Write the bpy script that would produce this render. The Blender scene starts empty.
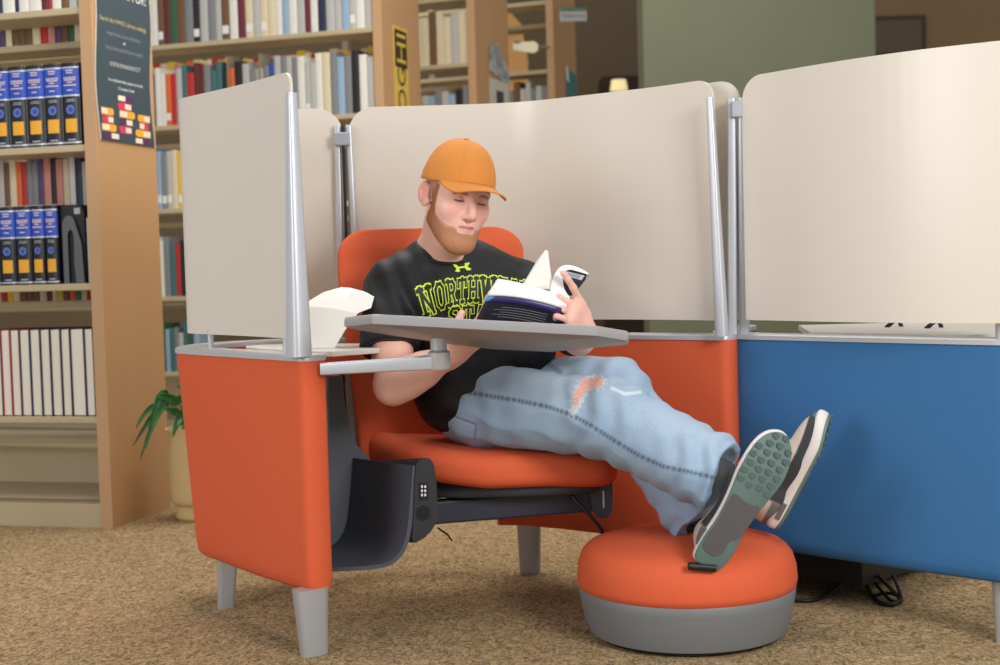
import bpy, math, random
import numpy as np
from mathutils import Vector
from mathutils.bvhtree import BVHTree
random.seed(7); rng = np.random.default_rng(5)
col = bpy.context.scene.collection
V = lambda *a: np.array(a, float)
def nrm(v): v = np.array(v, float); return v/np.linalg.norm(v)

# ------------------------------------------------------------------ camera
F = 1389.0; PITCH = math.atan(70.5/F); ROLL = -.028; CAM = V(0, 0, .92)
def Rx(a): c, s = math.cos(a), math.sin(a); return np.array([[1,0,0],[0,c,-s],[0,s,c]])
def Ry(a): c, s = math.cos(a), math.sin(a); return np.array([[c,0,s],[0,1,0],[-s,0,c]])
def Rz(a): c, s = math.cos(a), math.sin(a); return np.array([[c,-s,0],[s,c,0],[0,0,1]])
RC = Rx(math.pi/2-PITCH) @ Rz(ROLL)
def P(px, py, d):                       # a measured point of the photograph at distance d
    v = RC @ V((px-500)/F, -(py-332.5)/F, -1); return CAM + v*d/v[1]
def proj(p):
    q = (np.asarray(p)-CAM) @ RC
    return np.stack([500+F*q[..., 0]/-q[..., 2], 332.5-F*q[..., 1]/-q[..., 2]], -1)
def X(px, d): return float(P(px, 262, d)[0])
cd = bpy.data.cameras.new('camera'); cam = bpy.data.objects.new('camera', cd); col.objects.link(cam)
cd.sensor_width = 36; cd.lens = 36*F/1000; cd.clip_end = 100; cd.clip_start = .05
from mathutils import Matrix
M4 = Matrix([list(RC[i])+[CAM[i]] for i in range(3)]+[[0,0,0,1]]); cam.matrix_world = M4
cd.dof.use_dof = True; cd.dof.focus_distance = 3.42; cd.dof.aperture_fstop = 3.5
bpy.context.scene.camera = cam

# ------------------------------------------------------------------ materials
def lin(c):
    return tuple(((v/255)/12.92 if v/255 <= .04045 else ((v/255+.055)/1.055)**2.4) for v in c)+(1,)
MATS = {}
def mat(name, c, rough=.6, metal=0., noise=.0, nscale=30., bump=0., bscale=200., vcol=False, spec=.5, sheen=0., trans=0., c2=None, stretch=None, emit=0):
    if name in MATS: return MATS[name]
    m = bpy.data.materials.new(name); m.use_nodes = True; nt = m.node_tree; b = nt.nodes['Principled BSDF']
    b.inputs['Roughness'].default_value = rough; b.inputs['Metallic'].default_value = metal
    b.inputs['Specular IOR Level'].default_value = spec
    if sheen: b.inputs['Sheen Weight'].default_value = sheen; b.inputs['Sheen Roughness'].default_value = .5
    tc = nt.nodes.new('ShaderNodeTexCoord'); mp = nt.nodes.new('ShaderNodeMapping'); nt.links.new(tc.outputs['Object'], mp.inputs[0])
    if stretch: mp.inputs['Scale'].default_value = stretch
    base = None
    if vcol:
        a = nt.nodes.new('ShaderNodeAttribute'); a.attribute_name = 'Col'; base = a.outputs['Color']
    if noise or c2:
        n = nt.nodes.new('ShaderNodeTexNoise'); n.inputs['Scale'].default_value = nscale; n.inputs['Detail'].default_value = 5
        nt.links.new(mp.outputs[0], n.inputs['Vector'])
        mx = nt.nodes.new('ShaderNodeMix'); mx.data_type = 'RGBA'
        if c2:
            r = nt.nodes.new('ShaderNodeMapRange'); r.inputs[1].default_value = .38; r.inputs[2].default_value = .62
            nt.links.new(n.outputs['Fac'], r.inputs[0]); nt.links.new(r.outputs[0], mx.inputs[0])
            mx.inputs[6].default_value = lin(c); mx.inputs[7].default_value = lin(c2)
        else:
            mx.blend_type = 'MULTIPLY'; mx.inputs[0].default_value = 1
            r = nt.nodes.new('ShaderNodeMapRange'); r.inputs[3].default_value = 1-noise; r.inputs[4].default_value = 1+noise
            nt.links.new(n.outputs['Fac'], r.inputs[0])
            if base is not None: nt.links.new(base, mx.inputs[6])
            else: mx.inputs[6].default_value = lin(c)
            nt.links.new(r.outputs[0], mx.inputs[7])
        base = mx.outputs[2]
    if base is None: b.inputs['Base Color'].default_value = lin(c)
    else: nt.links.new(base, b.inputs['Base Color'])
    if bump:
        n2 = nt.nodes.new('ShaderNodeTexNoise'); n2.inputs['Scale'].default_value = bscale; n2.inputs['Detail'].default_value = 3
        nt.links.new(mp.outputs[0], n2.inputs['Vector'])
        bp = nt.nodes.new('ShaderNodeBump'); bp.inputs['Strength'].default_value = bump; bp.inputs['Distance'].default_value = .002
        nt.links.new(n2.outputs['Fac'], bp.inputs['Height']); nt.links.new(bp.outputs[0], b.inputs['Normal'])
    if emit:
        b.inputs['Emission Color'].default_value = lin(c); b.inputs['Emission Strength'].default_value = emit
    MATS[name] = m; return m
ORANGE = mat('orange_fabric', (216, 93, 53), .8, noise=.04, nscale=60, bump=.25, bscale=900)
BLUE = mat('blue_fabric', (50, 108, 162), .8, noise=.04, nscale=60, bump=.25, bscale=900)
SCREEN = mat('cream_screen', (219, 211, 199), .30, spec=.5)
ALU = mat('brushed_aluminium', (200, 204, 211), .38, metal=.45)
LEGM = mat('leg_metal', (186, 190, 195), .36, metal=.45)
TRIM = mat('trim_silver', (190, 193, 197), .4, metal=.35)
DKGREY = mat('dark_grey_plastic', (58, 63, 72), .5)
MIDGREY = mat('mid_grey_plastic', (104, 110, 118), .55)
BEIGEGR = mat('warm_grey_plastic', (150, 143, 136), .5)
BLACK = mat('black_plastic', (16, 17, 20), .5)
CLIP = mat('clip_grey', (158, 164, 174), .5)
WSURF = mat('worksurface', (214, 210, 202), .4)
TABL = mat('tablet_laminate', (152, 150, 151), .38)
OTTG = mat('ottoman_grey', (118, 121, 124), .5)
PAPER = mat('paper', (246, 246, 243), .7)
NAPK = mat('napkin_paper', (250, 250, 248), .8, bump=.3, bscale=60)
WOODP = mat('end_panel_laminate', (188, 147, 104), .55, noise=.05, nscale=8, stretch=(1, 1, .2))
WOODE = mat('end_panel_edge', (192, 154, 114), .5)
SHELF = mat('cream_metal_shelf', (190, 174, 142), .5)
SHELFD = mat('shelf_divider_metal', (150, 142, 124), .5)
WALLB = mat('wall_paint_brown', (122, 104, 78), .8, noise=.12, nscale=2)
WALLR = mat('wall_paint_umber', (128, 103, 72), .8, noise=.12, nscale=2)
COLG = mat('column_paint_sage', (96, 100, 78), .7, noise=.1, nscale=3)

# ------------------------------------------------------------------ object helpers
def tag(o, label=None, cat=None, group=None, kind=None):
    if label: o['label'] = label
    if cat: o['category'] = cat
    if group: o['group'] = group
    if kind: o['kind'] = kind
    return o
def thing(name, label, cat, loc=(0, 0, 0), group=None):
    o = bpy.data.objects.new(name, None); o.location = tuple(float(v) for v in loc); o.empty_display_size = .05
    col.objects.link(o); return tag(o, label, cat, group)
def origin(o):
    v = Vector((0, 0, 0))
    while o is not None: v = v+o.location; o = o.parent
    return np.array(v)
def mesh(name, verts, faces, m, parent=None, smooth=False, loc=None, auto=None, mi=None, label=None):
    verts = np.asarray(verts, float)
    if parent is not None: off = origin(parent); l = (0, 0, 0)
    else:
        off = np.array(loc if loc is not None else [(verts[:, 0].min()+verts[:, 0].max())/2, (verts[:, 1].min()+verts[:, 1].max())/2, verts[:, 2].min()]); l = tuple(off)
    me = bpy.data.meshes.new(name); vv = verts-off
    if isinstance(faces, np.ndarray) and faces.ndim == 2:
        n, k = faces.shape
        me.vertices.add(len(vv)); me.vertices.foreach_set('co', vv.ravel())
        me.loops.add(n*k); me.loops.foreach_set('vertex_index', faces.ravel().astype(np.int32))
        me.polygons.add(n); me.polygons.foreach_set('loop_start', np.arange(0, n*k, k, dtype=np.int32))
        me.update(calc_edges=True)
    else: me.from_pydata([tuple(v) for v in vv], [], [tuple(int(i) for i in f) for f in faces])
    ms = m if isinstance(m, (list, tuple)) else [m]
    for q in ms: me.materials.append(q)
    if mi is not None: me.polygons.foreach_set('material_index', np.array(mi, np.int32))
    if smooth: me.polygons.foreach_set('use_smooth', np.ones(len(me.polygons), bool))
    me.validate(); me.update()
    if auto is not None:
        try: me.set_sharp_from_angle(angle=math.radians(auto))
        except Exception: pass
    o = bpy.data.objects.new(name, me); o.location = l; col.objects.link(o); o.parent = parent
    if label: o['label'] = label
    return o
def bevel(o, w, seg=2, ang=40):
    b = o.modifiers.new('bevel', 'BEVEL'); b.width = w; b.segments = seg; b.limit_method = 'ANGLE'; b.angle_limit = math.radians(ang)
    return o
class MB:
    def __init__(s): s.v = []; s.f = []; s.mi = []
    def add(s, v, f, m=0):
        n = len(s.v); s.v += [tuple(map(float, p)) for p in v]; s.f += [tuple(int(i)+n for i in q) for q in f]; s.mi += [m]*len(f); return s
    def box(s, o, a, b, c, m=0):       # corner + three edge vectors
        o, a, b, c = map(np.array, (o, a, b, c))
        if np.dot(np.cross(a, b), c) < 0: a, b = b, a
        v = [o, o+a, o+a+b, o+b, o+c, o+a+c, o+a+b+c, o+b+c]
        return s.add(v, [(0,3,2,1),(4,5,6,7),(0,1,5,4),(1,2,6,5),(2,3,7,6),(3,0,4,7)], m)
    def tube(s, pts, rad, n=8, m=0, cap=True):
        pts = [np.array(p, float) for p in pts]; k = len(pts); rad = rad if hasattr(rad, '__len__') else [rad]*k
        v = []; up = V(0, 0, 1); pu = None
        for i, p in enumerate(pts):
            t = nrm(pts[min(i+1, k-1)]-pts[max(i-1, 0)])
            if pu is None: pu = np.cross(t, up if abs(t[2]) < .9 else V(1, 0, 0))
            pu = nrm(pu-t*np.dot(pu, t)); w = np.cross(t, pu)
            for j in range(n): a = 2*math.pi*j/n; v.append(p+rad[i]*(math.cos(a)*pu+math.sin(a)*w))
        f = [(i*n+j, i*n+(j+1) % n, (i+1)*n+(j+1) % n, (i+1)*n+j) for i in range(k-1) for j in range(n)]
        if cap: f += [tuple(range(n))[::-1], tuple(range((k-1)*n, k*n))]
        return s.add(v, f, m)
    def prism(s, poly, d, m=0):        # closed 3d polygon pushed along d
        poly = [np.array(p, float) for p in poly]; n = len(poly); d = np.array(d, float)
        nn = sum((np.cross(poly[i], poly[(i+1) % n]) for i in range(n)), V(0, 0, 0))
        if np.dot(nn, d) > 0: poly = poly[::-1]
        v = poly+[p+d for p in poly]
        f = [tuple(range(n)), tuple(range(n, 2*n))[::-1]]+[(i, n+i, n+(i+1) % n, (i+1) % n) for i in range(n)]
        return s.add(v, f, m)
    def rings(s, rs, m=0, close=True, caps=True):   # list of equally long closed loops
        n = len(rs[0]); v = [p for r in rs for p in r]; K = len(rs)
        f = [(i*n+j, i*n+(j+1) % n, (i+1)*n+(j+1) % n, (i+1)*n+j) for i in range(K-1) for j in range(n)]
        if caps: f += [tuple(range(n))[::-1], tuple(range((K-1)*n, K*n))]
        return s.add(v, f, m)
    def build(s, name, m, parent=None, smooth=False, auto=None, loc=None, label=None):
        return mesh(name, s.v, s.f, m, parent, smooth, loc, auto, s.mi, label)
def lathe(c, prof, n=48):
    c = np.array(c, float)
    return [[c+V(r*math.cos(2*math.pi*j/n), r*math.sin(2*math.pi*j/n), z) for j in range(n)] for r, z in prof]
def smooth_poly(pts, it=2, closed=True):
    pts = [np.array(p, float) for p in pts]
    for _ in range(it):
        n = len(pts); out = []
        rngi = range(n) if closed else range(n-1)
        if not closed: out.append(pts[0])
        for i in rngi:
            a, b = pts[i], pts[(i+1) % n]; out += [a*.75+b*.25, a*.25+b*.75]
        if not closed: out.append(pts[-1])
        pts = out
    return pts
def resample(pts, n):
    pts = np.array(pts, float); d = np.r_[0, np.cumsum(np.linalg.norm(np.diff(pts, axis=0), axis=1))]
    t = np.linspace(0, d[-1], n); return np.stack([np.interp(t, d, pts[:, i]) for i in range(pts.shape[1])], 1)
def offset2(pl, o):
    pl = np.array(pl, float)[:, :2]; t = np.gradient(pl, axis=0); t /= np.linalg.norm(t, axis=1)[:, None]
    return pl+o*np.stack([t[:, 1], -t[:, 0]], 1)      # right-hand side of the direction of travel
def text_verts(s, size=1., extrude=0):
    cu = bpy.data.curves.new('t', 'FONT'); cu.body = s; cu.size = size; cu.align_x = 'CENTER'; cu.resolution_u = 3
    o = bpy.data.objects.new('t', cu); col.objects.link(o)
    dg = bpy.context.evaluated_depsgraph_get(); me = bpy.data.meshes.new_from_object(o.evaluated_get(dg))
    v = np.array([tuple(q.co) for q in me.vertices]).reshape(-1, 3); f = [tuple(p.vertices) for p in me.polygons]
    bpy.data.objects.remove(o); bpy.data.curves.remove(cu); bpy.data.meshes.remove(me)
    return v, f

# ------------------------------------------------------------------ implicit surfaces for soft bodies
class Field:
    def __init__(s): s.ops = []
    def cap(s, a, b, ra, rb=None, k=.02, mode='u', flat=False, grow=0):
        a = np.array(a, float); b = np.array(b, float); rb = ra if rb is None else rb; ba = b-a; L2 = ba@ba; dr = ba/math.sqrt(L2)
        def fn(p, a=a, ba=ba, L2=L2, ra=ra, rb=rb, b=b, dr=dr):
            q = p-a; t = np.clip(q@ba/L2, 0, 1); d = np.linalg.norm(q-t[:, None]*ba, axis=1)-(ra+(rb-ra)*t)
            return np.maximum(d, (p-b)@dr) if flat else d
        s.ops.append((mode, fn, k, (a+b)/2, math.sqrt(L2)/2+max(ra, rb))); return s
    def ell(s, c, r, R=None, k=.02, mode='u'):
        c = np.array(c, float); r = np.array(r, float); R = np.eye(3) if R is None else np.array(R)  # columns = axes
        def fn(p, c=c, r=r, R=R):
            q = (p-c)@R; k0 = np.linalg.norm(q/r, axis=1)+1e-9; k1 = np.linalg.norm(q/(r*r), axis=1)+1e-9; return k0*(k0-1)/k1
        s.ops.append((mode, fn, k, c, r.max())); return s
    def custom(s, fn, c, r, k=.01, mode='u'):
        s.ops.append((mode, fn, k, np.array(c, float), r)); return s
    def ev(s, p, ops=None):
        d = np.full(len(p), 1.)
        for mode, fn, k, c, r in (ops if ops is not None else s.ops):
            e = fn(p)
            if mode == 'u': h = np.maximum(k-np.abs(d-e), 0)/k; d = np.minimum(d, e)-h*h*k*.25
            elif mode == 's': h = np.maximum(k-np.abs(d+e), 0)/k; d = np.maximum(d, -e)+h*h*k*.25
            elif mode == 'i': d = np.maximum(d, e)
            elif mode == 'd': d = d+e
        return d
    def surface(s, res, n=22, bounds=None):
        lo = np.min([c-r for m, f, k, c, r in s.ops if m == 'u'], 0)-.03; hi = np.max([c+r for m, f, k, c, r in s.ops if m == 'u'], 0)+.03
        if bounds is not None: lo, hi = np.maximum(lo, bounds[0]), np.minimum(hi, bounds[1])
        nb = np.ceil((hi-lo)/(n*res)).astype(int); half = n*res*.5*math.sqrt(3)
        keys = []; pos = []; quads = []
        ii = np.arange(-1, n+1); G = np.stack(np.meshgrid(ii, ii, ii, indexing='ij'), -1).reshape(-1, 3); m = n+2
        BIG = 4096
        for bx in range(nb[0]):
            for by in range(nb[1]):
                for bz in range(nb[2]):
                    o = np.array([bx, by, bz])*n; cc = lo+(o+n/2)*res
                    ops = [q for q in s.ops if q[0] in 'id' or np.linalg.norm(q[3]-cc)-q[4] < half+.06]
                    if not any(q[0] == 'u' for q in ops): continue
                    if abs(s.ev(cc[None], ops)[0]) > half*1.5+.02: continue
                    D = s.ev(lo+(G+o)*res, ops).reshape(m, m, m)
                    if (D > 0).all() or (D < 0).all(): continue
                    c8 = [D[x:m-1+x, y:m-1+y, z:m-1+z] for x in (0, 1) for y in (0, 1) for z in (0, 1)]
                    S = np.stack(c8, -1); sg = S < 0; act = sg.any(-1) & ~sg.all(-1)
                    idx = np.argwhere(act)
                    if len(idx) == 0: continue
                    Sv = S[act]; acc = np.zeros((len(idx), 3)); cnt = np.zeros(len(idx))
                    cor = np.array([(x, y, z) for x in (0, 1) for y in (0, 1) for z in (0, 1)], float)
                    for a in range(8):
                        for b in range(a+1, 8):
                            if np.abs(cor[a]-cor[b]).sum() != 1: continue
                            da, db = Sv[:, a], Sv[:, b]; mk = (da < 0) != (db < 0)
                            t = np.where(mk, da/(da-db+1e-20), 0)
                            acc += mk[:, None]*(cor[a]+t[:, None]*(cor[b]-cor[a])); cnt += mk
                    gi = idx-1+o
                    keys.append(((gi[:, 0]+2)*BIG+(gi[:, 1]+2))*BIG+gi[:, 2]+2); pos.append(lo+(gi+acc/cnt[:, None])*res)
                    K = lambda c: ((c[:, 0]+2)*BIG+(c[:, 1]+2))*BIG+c[:, 2]+2
                    sgD = D < 0
                    for ax in range(3):
                        s0 = [slice(1, n+1)]*3; s1 = list(s0); s1[ax] = slice(2, n+2)
                        A = sgD[tuple(s0)]; B = sgD[tuple(s1)]; e = np.argwhere(A != B)
                        if len(e) == 0: continue
                        inside = A[A != B]; g = e+o; u = np.zeros(3, int); w = np.zeros(3, int); u[(ax+1) % 3] = 1; w[(ax+2) % 3] = 1
                        q = np.stack([K(g-u-w), K(g-w), K(g), K(g-u)], 1)
                        q[~inside] = q[~inside][:, ::-1]; quads.append(q)
        keys = np.concatenate(keys); pos = np.concatenate(pos); quads = np.concatenate(quads)
        uk, fi = np.unique(keys, return_index=True); v = pos[fi]
        j = np.searchsorted(uk, quads); j = np.clip(j, 0, len(uk)-1); ok = (uk[j] == quads).all(1)
        return v, j[ok].astype(np.int32)
def relax(v, q, it=2, lam=.5):
    for _ in range(it):
        s = np.zeros_like(v); c = np.zeros(len(v))
        for a, b in ((0, 1), (1, 2), (2, 3), (3, 0)):
            for x, y in ((a, b), (b, a)): 
                for k in range(3): s[:, k] += np.bincount(q[:, x], v[q[:, y], k], len(v))
                c += np.bincount(q[:, x], minlength=len(v))
        v = v+lam*(s/np.maximum(c, 1)[:, None]-v)
    return v
def biggest(v, q):
    lab = np.arange(len(v))
    while True:
        m = lab[q].min(1); new = lab.copy()
        for k in range(4): np.minimum.at(new, q[:, k], m)
        new = new[new]
        if (new == lab).all(): break
        lab = new
    u, c = np.unique(lab[q[:, 0]], return_counts=True); keep = lab[q[:, 0]] == u[c.argmax()]; q = q[keep]
    used = np.unique(q); r = np.full(len(v), -1); r[used] = np.arange(len(used)); return v[used], r[q].astype(np.int32)
def vnormals(v, q):
    fn = np.cross(v[q[:, 2]]-v[q[:, 0]], v[q[:, 3]]-v[q[:, 1]]); N = np.zeros_like(v)
    for a in range(4):
        for k in range(3): N[:, k] += np.bincount(q[:, a], fn[:, k], len(v))
    return N/np.maximum(np.linalg.norm(N, axis=1), 1e-12)[:, None]
def setcol(o, c):
    a = o.data.color_attributes.new('Col', 'FLOAT_COLOR', 'POINT'); c = np.clip(np.c_[c, np.ones(len(c))], 0, 1); a.data.foreach_set('color', c.astype(np.float32).ravel())
def sines(p, freqs, seed, n=4):
    r = np.random.default_rng(seed); d = 0
    for i in range(n):
        w = r.normal(size=3); w /= np.linalg.norm(w); d = d+np.sin(p@w*freqs*r.uniform(.7, 1.5)+r.uniform(0, 6))
    return d/n
def sst(x): x = np.clip(x, 0, 1); return x*x*(3-2*x)
L3 = lambda c: np.array(lin(c)[:3])

# ================================================================== SETTING
def carpet():
    m = bpy.data.materials.new('carpet'); m.use_nodes = True; nt = m.node_tree; b = nt.nodes['Principled BSDF']; b.inputs['Roughness'].default_value = .95; b.inputs['Specular IOR Level'].default_value = .1
    tc = nt.nodes.new('ShaderNodeTexCoord')
    def noi(sc, det, rot=0, st=(1, 1, 1), dist=0):
        mp = nt.nodes.new('ShaderNodeMapping'); mp.inputs['Rotation'].default_value = (0, 0, rot); mp.inputs['Scale'].default_value = st
        nt.links.new(tc.outputs['Object'], mp.inputs[0]); n = nt.nodes.new('ShaderNodeTexNoise'); n.inputs['Scale'].default_value = sc; n.inputs['Detail'].default_value = det; n.inputs['Distortion'].default_value = dist
        nt.links.new(mp.outputs[0], n.inputs['Vector']); return n.outputs['Fac']
    def mix(f, a, b_, lo, hi):
        r = nt.nodes.new('ShaderNodeMapRange'); r.inputs[1].default_value = lo; r.inputs[2].default_value = hi; nt.links.new(f, r.inputs[0])
        x = nt.nodes.new('ShaderNodeMix'); x.data_type = 'RGBA'; nt.links.new(r.outputs[0], x.inputs[0])
        for s, q in ((6, a), (7, b_)):
            if isinstance(q, tuple): x.inputs[s].default_value = lin(q)
            else: nt.links.new(q, x.inputs[s])
        return x.outputs[2]
    c = mix(noi(60, 5, .4, (1, .55, 1), 1.6), (118, 96, 66), (192, 164, 123), .36, .64)
    c = mix(noi(40, 4, 1.1, (1, .7, 1), 1.5), c, (130, 118, 88), .55, .70)
    c = mix(noi(45, 4, 2.1, (1, .6, 1), 1.5), c, (172, 130, 98), .57, .72)
    c = mix(noi(95, 2, .2, (.5, 1.2, 1), 2.5), c, (212, 192, 158), .57, .68)
    c = mix(noi(420, 2), c, (96, 78, 54), .52, .78)
    nt.links.new(c, b.inputs['Base Color'])
    bp = nt.nodes.new('ShaderNodeBump'); bp.inputs['Strength'].default_value = .6; bp.inputs['Distance'].default_value = .004
    nt.links.new(noi(300, 3), bp.inputs['Height']); nt.links.new(bp.outputs[0], b.inputs['Normal']); return m
s = MB().box((-6, -.5, -.05), (12, 0, 0), (0, 13, 0), (0, 0, .05)).build('floor', carpet(), loc=(0, 0, 0)); tag(s, kind='structure')
s = MB().box((-6, 12.5, 0), (12, 0, 0), (0, .1, 0), (0, 0, 4.2)).build('wall_back', WALLB); tag(s, kind='structure')
s = MB().box((1.55, 9.6, 0), (4.4, 0, 0), (0, .12, 0), (0, 0, 4.2)).build('wall_right', WALLR); tag(s, kind='structure')
c0 = bevel(MB().box((P(643, 50, 6.6)[0], 6.6, 0), (P(876, 20, 6.6)[0]-P(643, 50, 6.6)[0], 0, 0), (0, .25, 0), (0, 0, 3.2)).build('column', COLG), .01)
tag(c0, 'wide sage green square column rising behind the cream screens', 'column')
dk = mat('dark_wood', (58, 42, 28), .6, noise=.1)
t = thing('tall_cabinet', 'tall dark wooden cabinet against the far wall left of the green column', 'cabinet', (X(624, 12), 12.1, 0))
zz = P(606, 76, 12)[2]
bevel(MB().box((X(606, 12), 12.0, 0), (.5, 0, 0), (0, .4, 0), (0, 0, zz)).build('body', dk, t), .01)
MB().box((X(606, 12)+.03, 11.985, .05), (.44, 0, 0), (0, .016, 0), (0, 0, zz-.1)).build('door', dk, t)
l = thing('wall_lamp', 'small pale yellow lamp glowing in front of the dark cabinet', 'lamp', P(619, 92, 11.7))
lm = mat('lamp_shade', (250, 232, 170), .6, emit=.6); pc = P(619, 92, 11.7)
MB().rings(lathe(pc, [(.03, 0), (.075, .01), (.06, .1), (.02, .105)], 16)).build('lamp_shade', lm, l, True, 50)
MB().tube([pc+V(0, 0, .05), pc+V(0, .29, .03)], .01).build('bracket', dk, l)
pp = P(876, 20, 9.59); q2 = P(922, 52, 9.59)
f = thing('wall_panel', 'dark framed rectangular panel on brown wall right of the green column', 'panel', (float(pp[0]+q2[0])/2, 9.58, q2[2]))
MB().box((pp[0]-.06, 9.565, q2[2]), (q2[0]-pp[0]+.06, 0, 0), (0, .035, 0), (0, 0, pp[2]-q2[2])).build('panel_board', mat('dark_olive', (84, 72, 50), .6), f)
fr = MB(); w = q2[0]-pp[0]+.06; h = pp[2]-q2[2]
for o_, a_, c_ in (((pp[0]-.06, 9.555, q2[2]-.02), (w, 0, 0), (0, 0, .02)), ((pp[0]-.06, 9.555, pp[2]), (w, 0, 0), (0, 0, .02)), ((pp[0]-.08, 9.555, q2[2]-.02), (.02, 0, 0), (0, 0, h+.04)), ((q2[0], 9.555, q2[2]-.02), (.02, 0, 0), (0, 0, h+.04))):
    fr.box(o_, a_, (0, .045, 0), c_)
fr.build('panel_frame', dk, f)

# ================================================================== BOOKSHELVES
CN = [('white', (232, 230, 222)), ('red', (186, 40, 36)), ('dark red', (98, 30, 26)), ('light grey', (188, 188, 184)), ('teal', (60, 110, 112)), ('navy', (34, 40, 74)),
      ('black', (26, 26, 28)), ('orange', (226, 104, 44)), ('yellow', (232, 196, 60)), ('cream', (224, 210, 178)), ('pale blue', (150, 178, 204)), ('brown', (112, 80, 50)), ('green', (52, 92, 62)), ('grey', (130, 132, 136)), ('pink', (214, 140, 130)), ('blue', (40, 84, 160)), ('purple', (86, 66, 110)), ('maroon', (110, 34, 50))]
CD = dict(CN); BM = {}
def bmat(n):
    if n not in BM: BM[n] = mat('cover_'+n.replace(' ', '_'), CD[n], .5, noise=.08, nscale=40)
    return BM[n]
PG = mat('page_block', (232, 224, 202), .8, noise=.1, nscale=80, stretch=(1, 1, .1))
ORD = ['first', 'second', 'third', 'fourth', 'fifth', 'sixth', 'seventh', 'eighth', 'ninth', 'tenth', 'eleventh', 'twelfth', 'thirteenth', 'fourteenth', 'fifteenth', 'sixteenth', 'seventeenth', 'eighteenth', 'nineteenth', 'twentieth', 'twenty-first', 'twenty-second', 'twenty-third', 'twenty-fourth', 'twenty-fifth', 'twenty-sixth', 'twenty-seventh', 'twenty-eighth', 'twenty-ninth', 'thirtieth', 'thirty-first', 'thirty-second', 'thirty-third', 'thirty-fourth', 'thirty-fifth', 'thirty-sixth', 'thirty-seventh', 'thirty-eighth', 'thirty-ninth', 'fortieth']
class Rng:
    def __init__(s, A, th): s.A = V(A[0], A[1], 0); t = math.radians(th); s.a = V(-math.cos(t), math.sin(t), 0); s.b = V(math.sin(t), math.cos(t), 0)
    def p(s, u, v, z): return s.A+s.a*u+s.b*v+V(0, 0, z)     # u leftwards from the end panel, v backwards, z up
def book(R, u, v, z, w, d, h, cname, label, group, fore=False, lean=0, sticker=None):
    # boards, rounded spine and page block in the frame of the shelf; v is the front face
    mb = MB(); bd = .0025; up = V(0, 0, 1)+R.a*lean; o = R.p(u, v, z)
    mb.box(o, R.a*bd, R.b*d, up*h); mb.box(o+R.a*(w-bd), R.a*bd, R.b*d, up*h)
    sp = d-.003 if fore else 0
    n = 6; pr = []
    for i in range(n+1):
        a = math.pi*i/n; pr.append(R.a*(w/2-w/2*math.cos(a))+R.b*((math.sin(a)*w*.12)*(1 if fore else -1)+sp))
    pr += [R.a*w+R.b*(sp+(-.003 if fore else .003)), R.b*(sp+(-.003 if fore else .003))]
    mb.prism([o+q for q in pr], up*h)
    pv = .004 if not fore else .003
    mb.box(o+R.a*bd+R.b*pv+up*.004, R.a*(w-2*bd), R.b*(d-.008), up*(h-.008), 1)
    mats = [bmat(cname), PG]
    if sticker:
        mats.append(sticker); mb.box(o+R.a*w*.12-R.b*(w*.12+.0015)+up*(h*.1), R.a*(w*.76), R.b*.004, up*(h*.14), 2)
    ob = mb.build('book', mats); tag(ob, label, 'book', group); return ob
PT = .045
def range_frame(R, L, w, H, shelves, back, label, depth=.19, kick=.1, th=.025):
    t = thing('bookshelf', label, 'bookshelf', R.p(L/2, w/2, 0))
    o = MB().box(R.p(-PT, 0, 0), R.a*PT, R.b*w, (0, 0, H)).build('end_panel', WOODP, t)
    MB().box(R.p(-PT-.001, -.004, 0), R.a*(PT+.002), R.b*.004, (0, 0, H)).build('panel_edge', WOODE, o)
    for z in shelves:
        bevel(MB().box(R.p(.003, .005, z-th), R.a*(L-.003), R.b*depth, (0, 0, th)).build('shelf', SHELF, t), .003, 1)
    for z in back:
        bevel(MB().box(R.p(.003, w-depth+.01, z-th), R.a*(L-.003), R.b*(depth-.015), (0, 0, th)).build('shelf', SHELF, t), .003, 1)
    MB().box(R.p(.003, .012, 0), R.a*(L-.003), R.b*.012, (0, 0, kick)).build('kick_plate', SHELF, t)
    MB().box(R.p(.003, .012, kick-.012), R.a*(L-.003), R.b*(w-.03), (0, 0, .012)).build('base_shelf', SHELF, t)
    MB().box(R.p(.003, w-.03, kick), R.a*(L-.003), R.b*.012, (0, 0, .13)).build('back_rail', SHELF, t)
    for u in ((.03, L*.5, L-.03) if L > 1 else (.03, L-.03)):
        MB().box(R.p(u, w/2-.015, 0), R.a*.04, R.b*.03, (0, 0, H-.02)).build('upright', SHELFD, t)
    return t
W1, W2, W3, W4 = .425, .50, .50, .43
R1 = Rng((P(102, 530, 4.97)[0], 4.97), 15); R2 = Rng((P(374, 50, 6.79)[0], 6.79), 18); R3 = Rng((P(468, 50, 7.75)[0], 7.75), 22); R4 = Rng((P(547, 50, 8.79)[0], 8.79), 22)
range_frame(R1, .95, W1, 2.35, [1.865, 1.38, .885, .405], [1.79, .82, .30], 'nearest cream metal bookshelf with wooden end panel, at left edge')
range_frame(R2, 2.9, W2, 2.7, [2.075, 1.665, 1.24, .79, .40], [2.0, 1.6, 1.18, .74], 'long bookshelf behind the cream left screen, second from the left')
range_frame(R3, .9, W3, 3.0, [2.40, 2.03, 1.62, 1.2], [2.3, 1.95, 1.55], 'bookshelf with cream volumes behind the gold sign panel, third from left')
range_frame(R4, .9, W4, 3.0, [2.55, 2.12, 1.7, 1.2], [2.45, 2.0, 1.6], 'farthest bookshelf, with teal poster on its wooden end panel')
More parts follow.
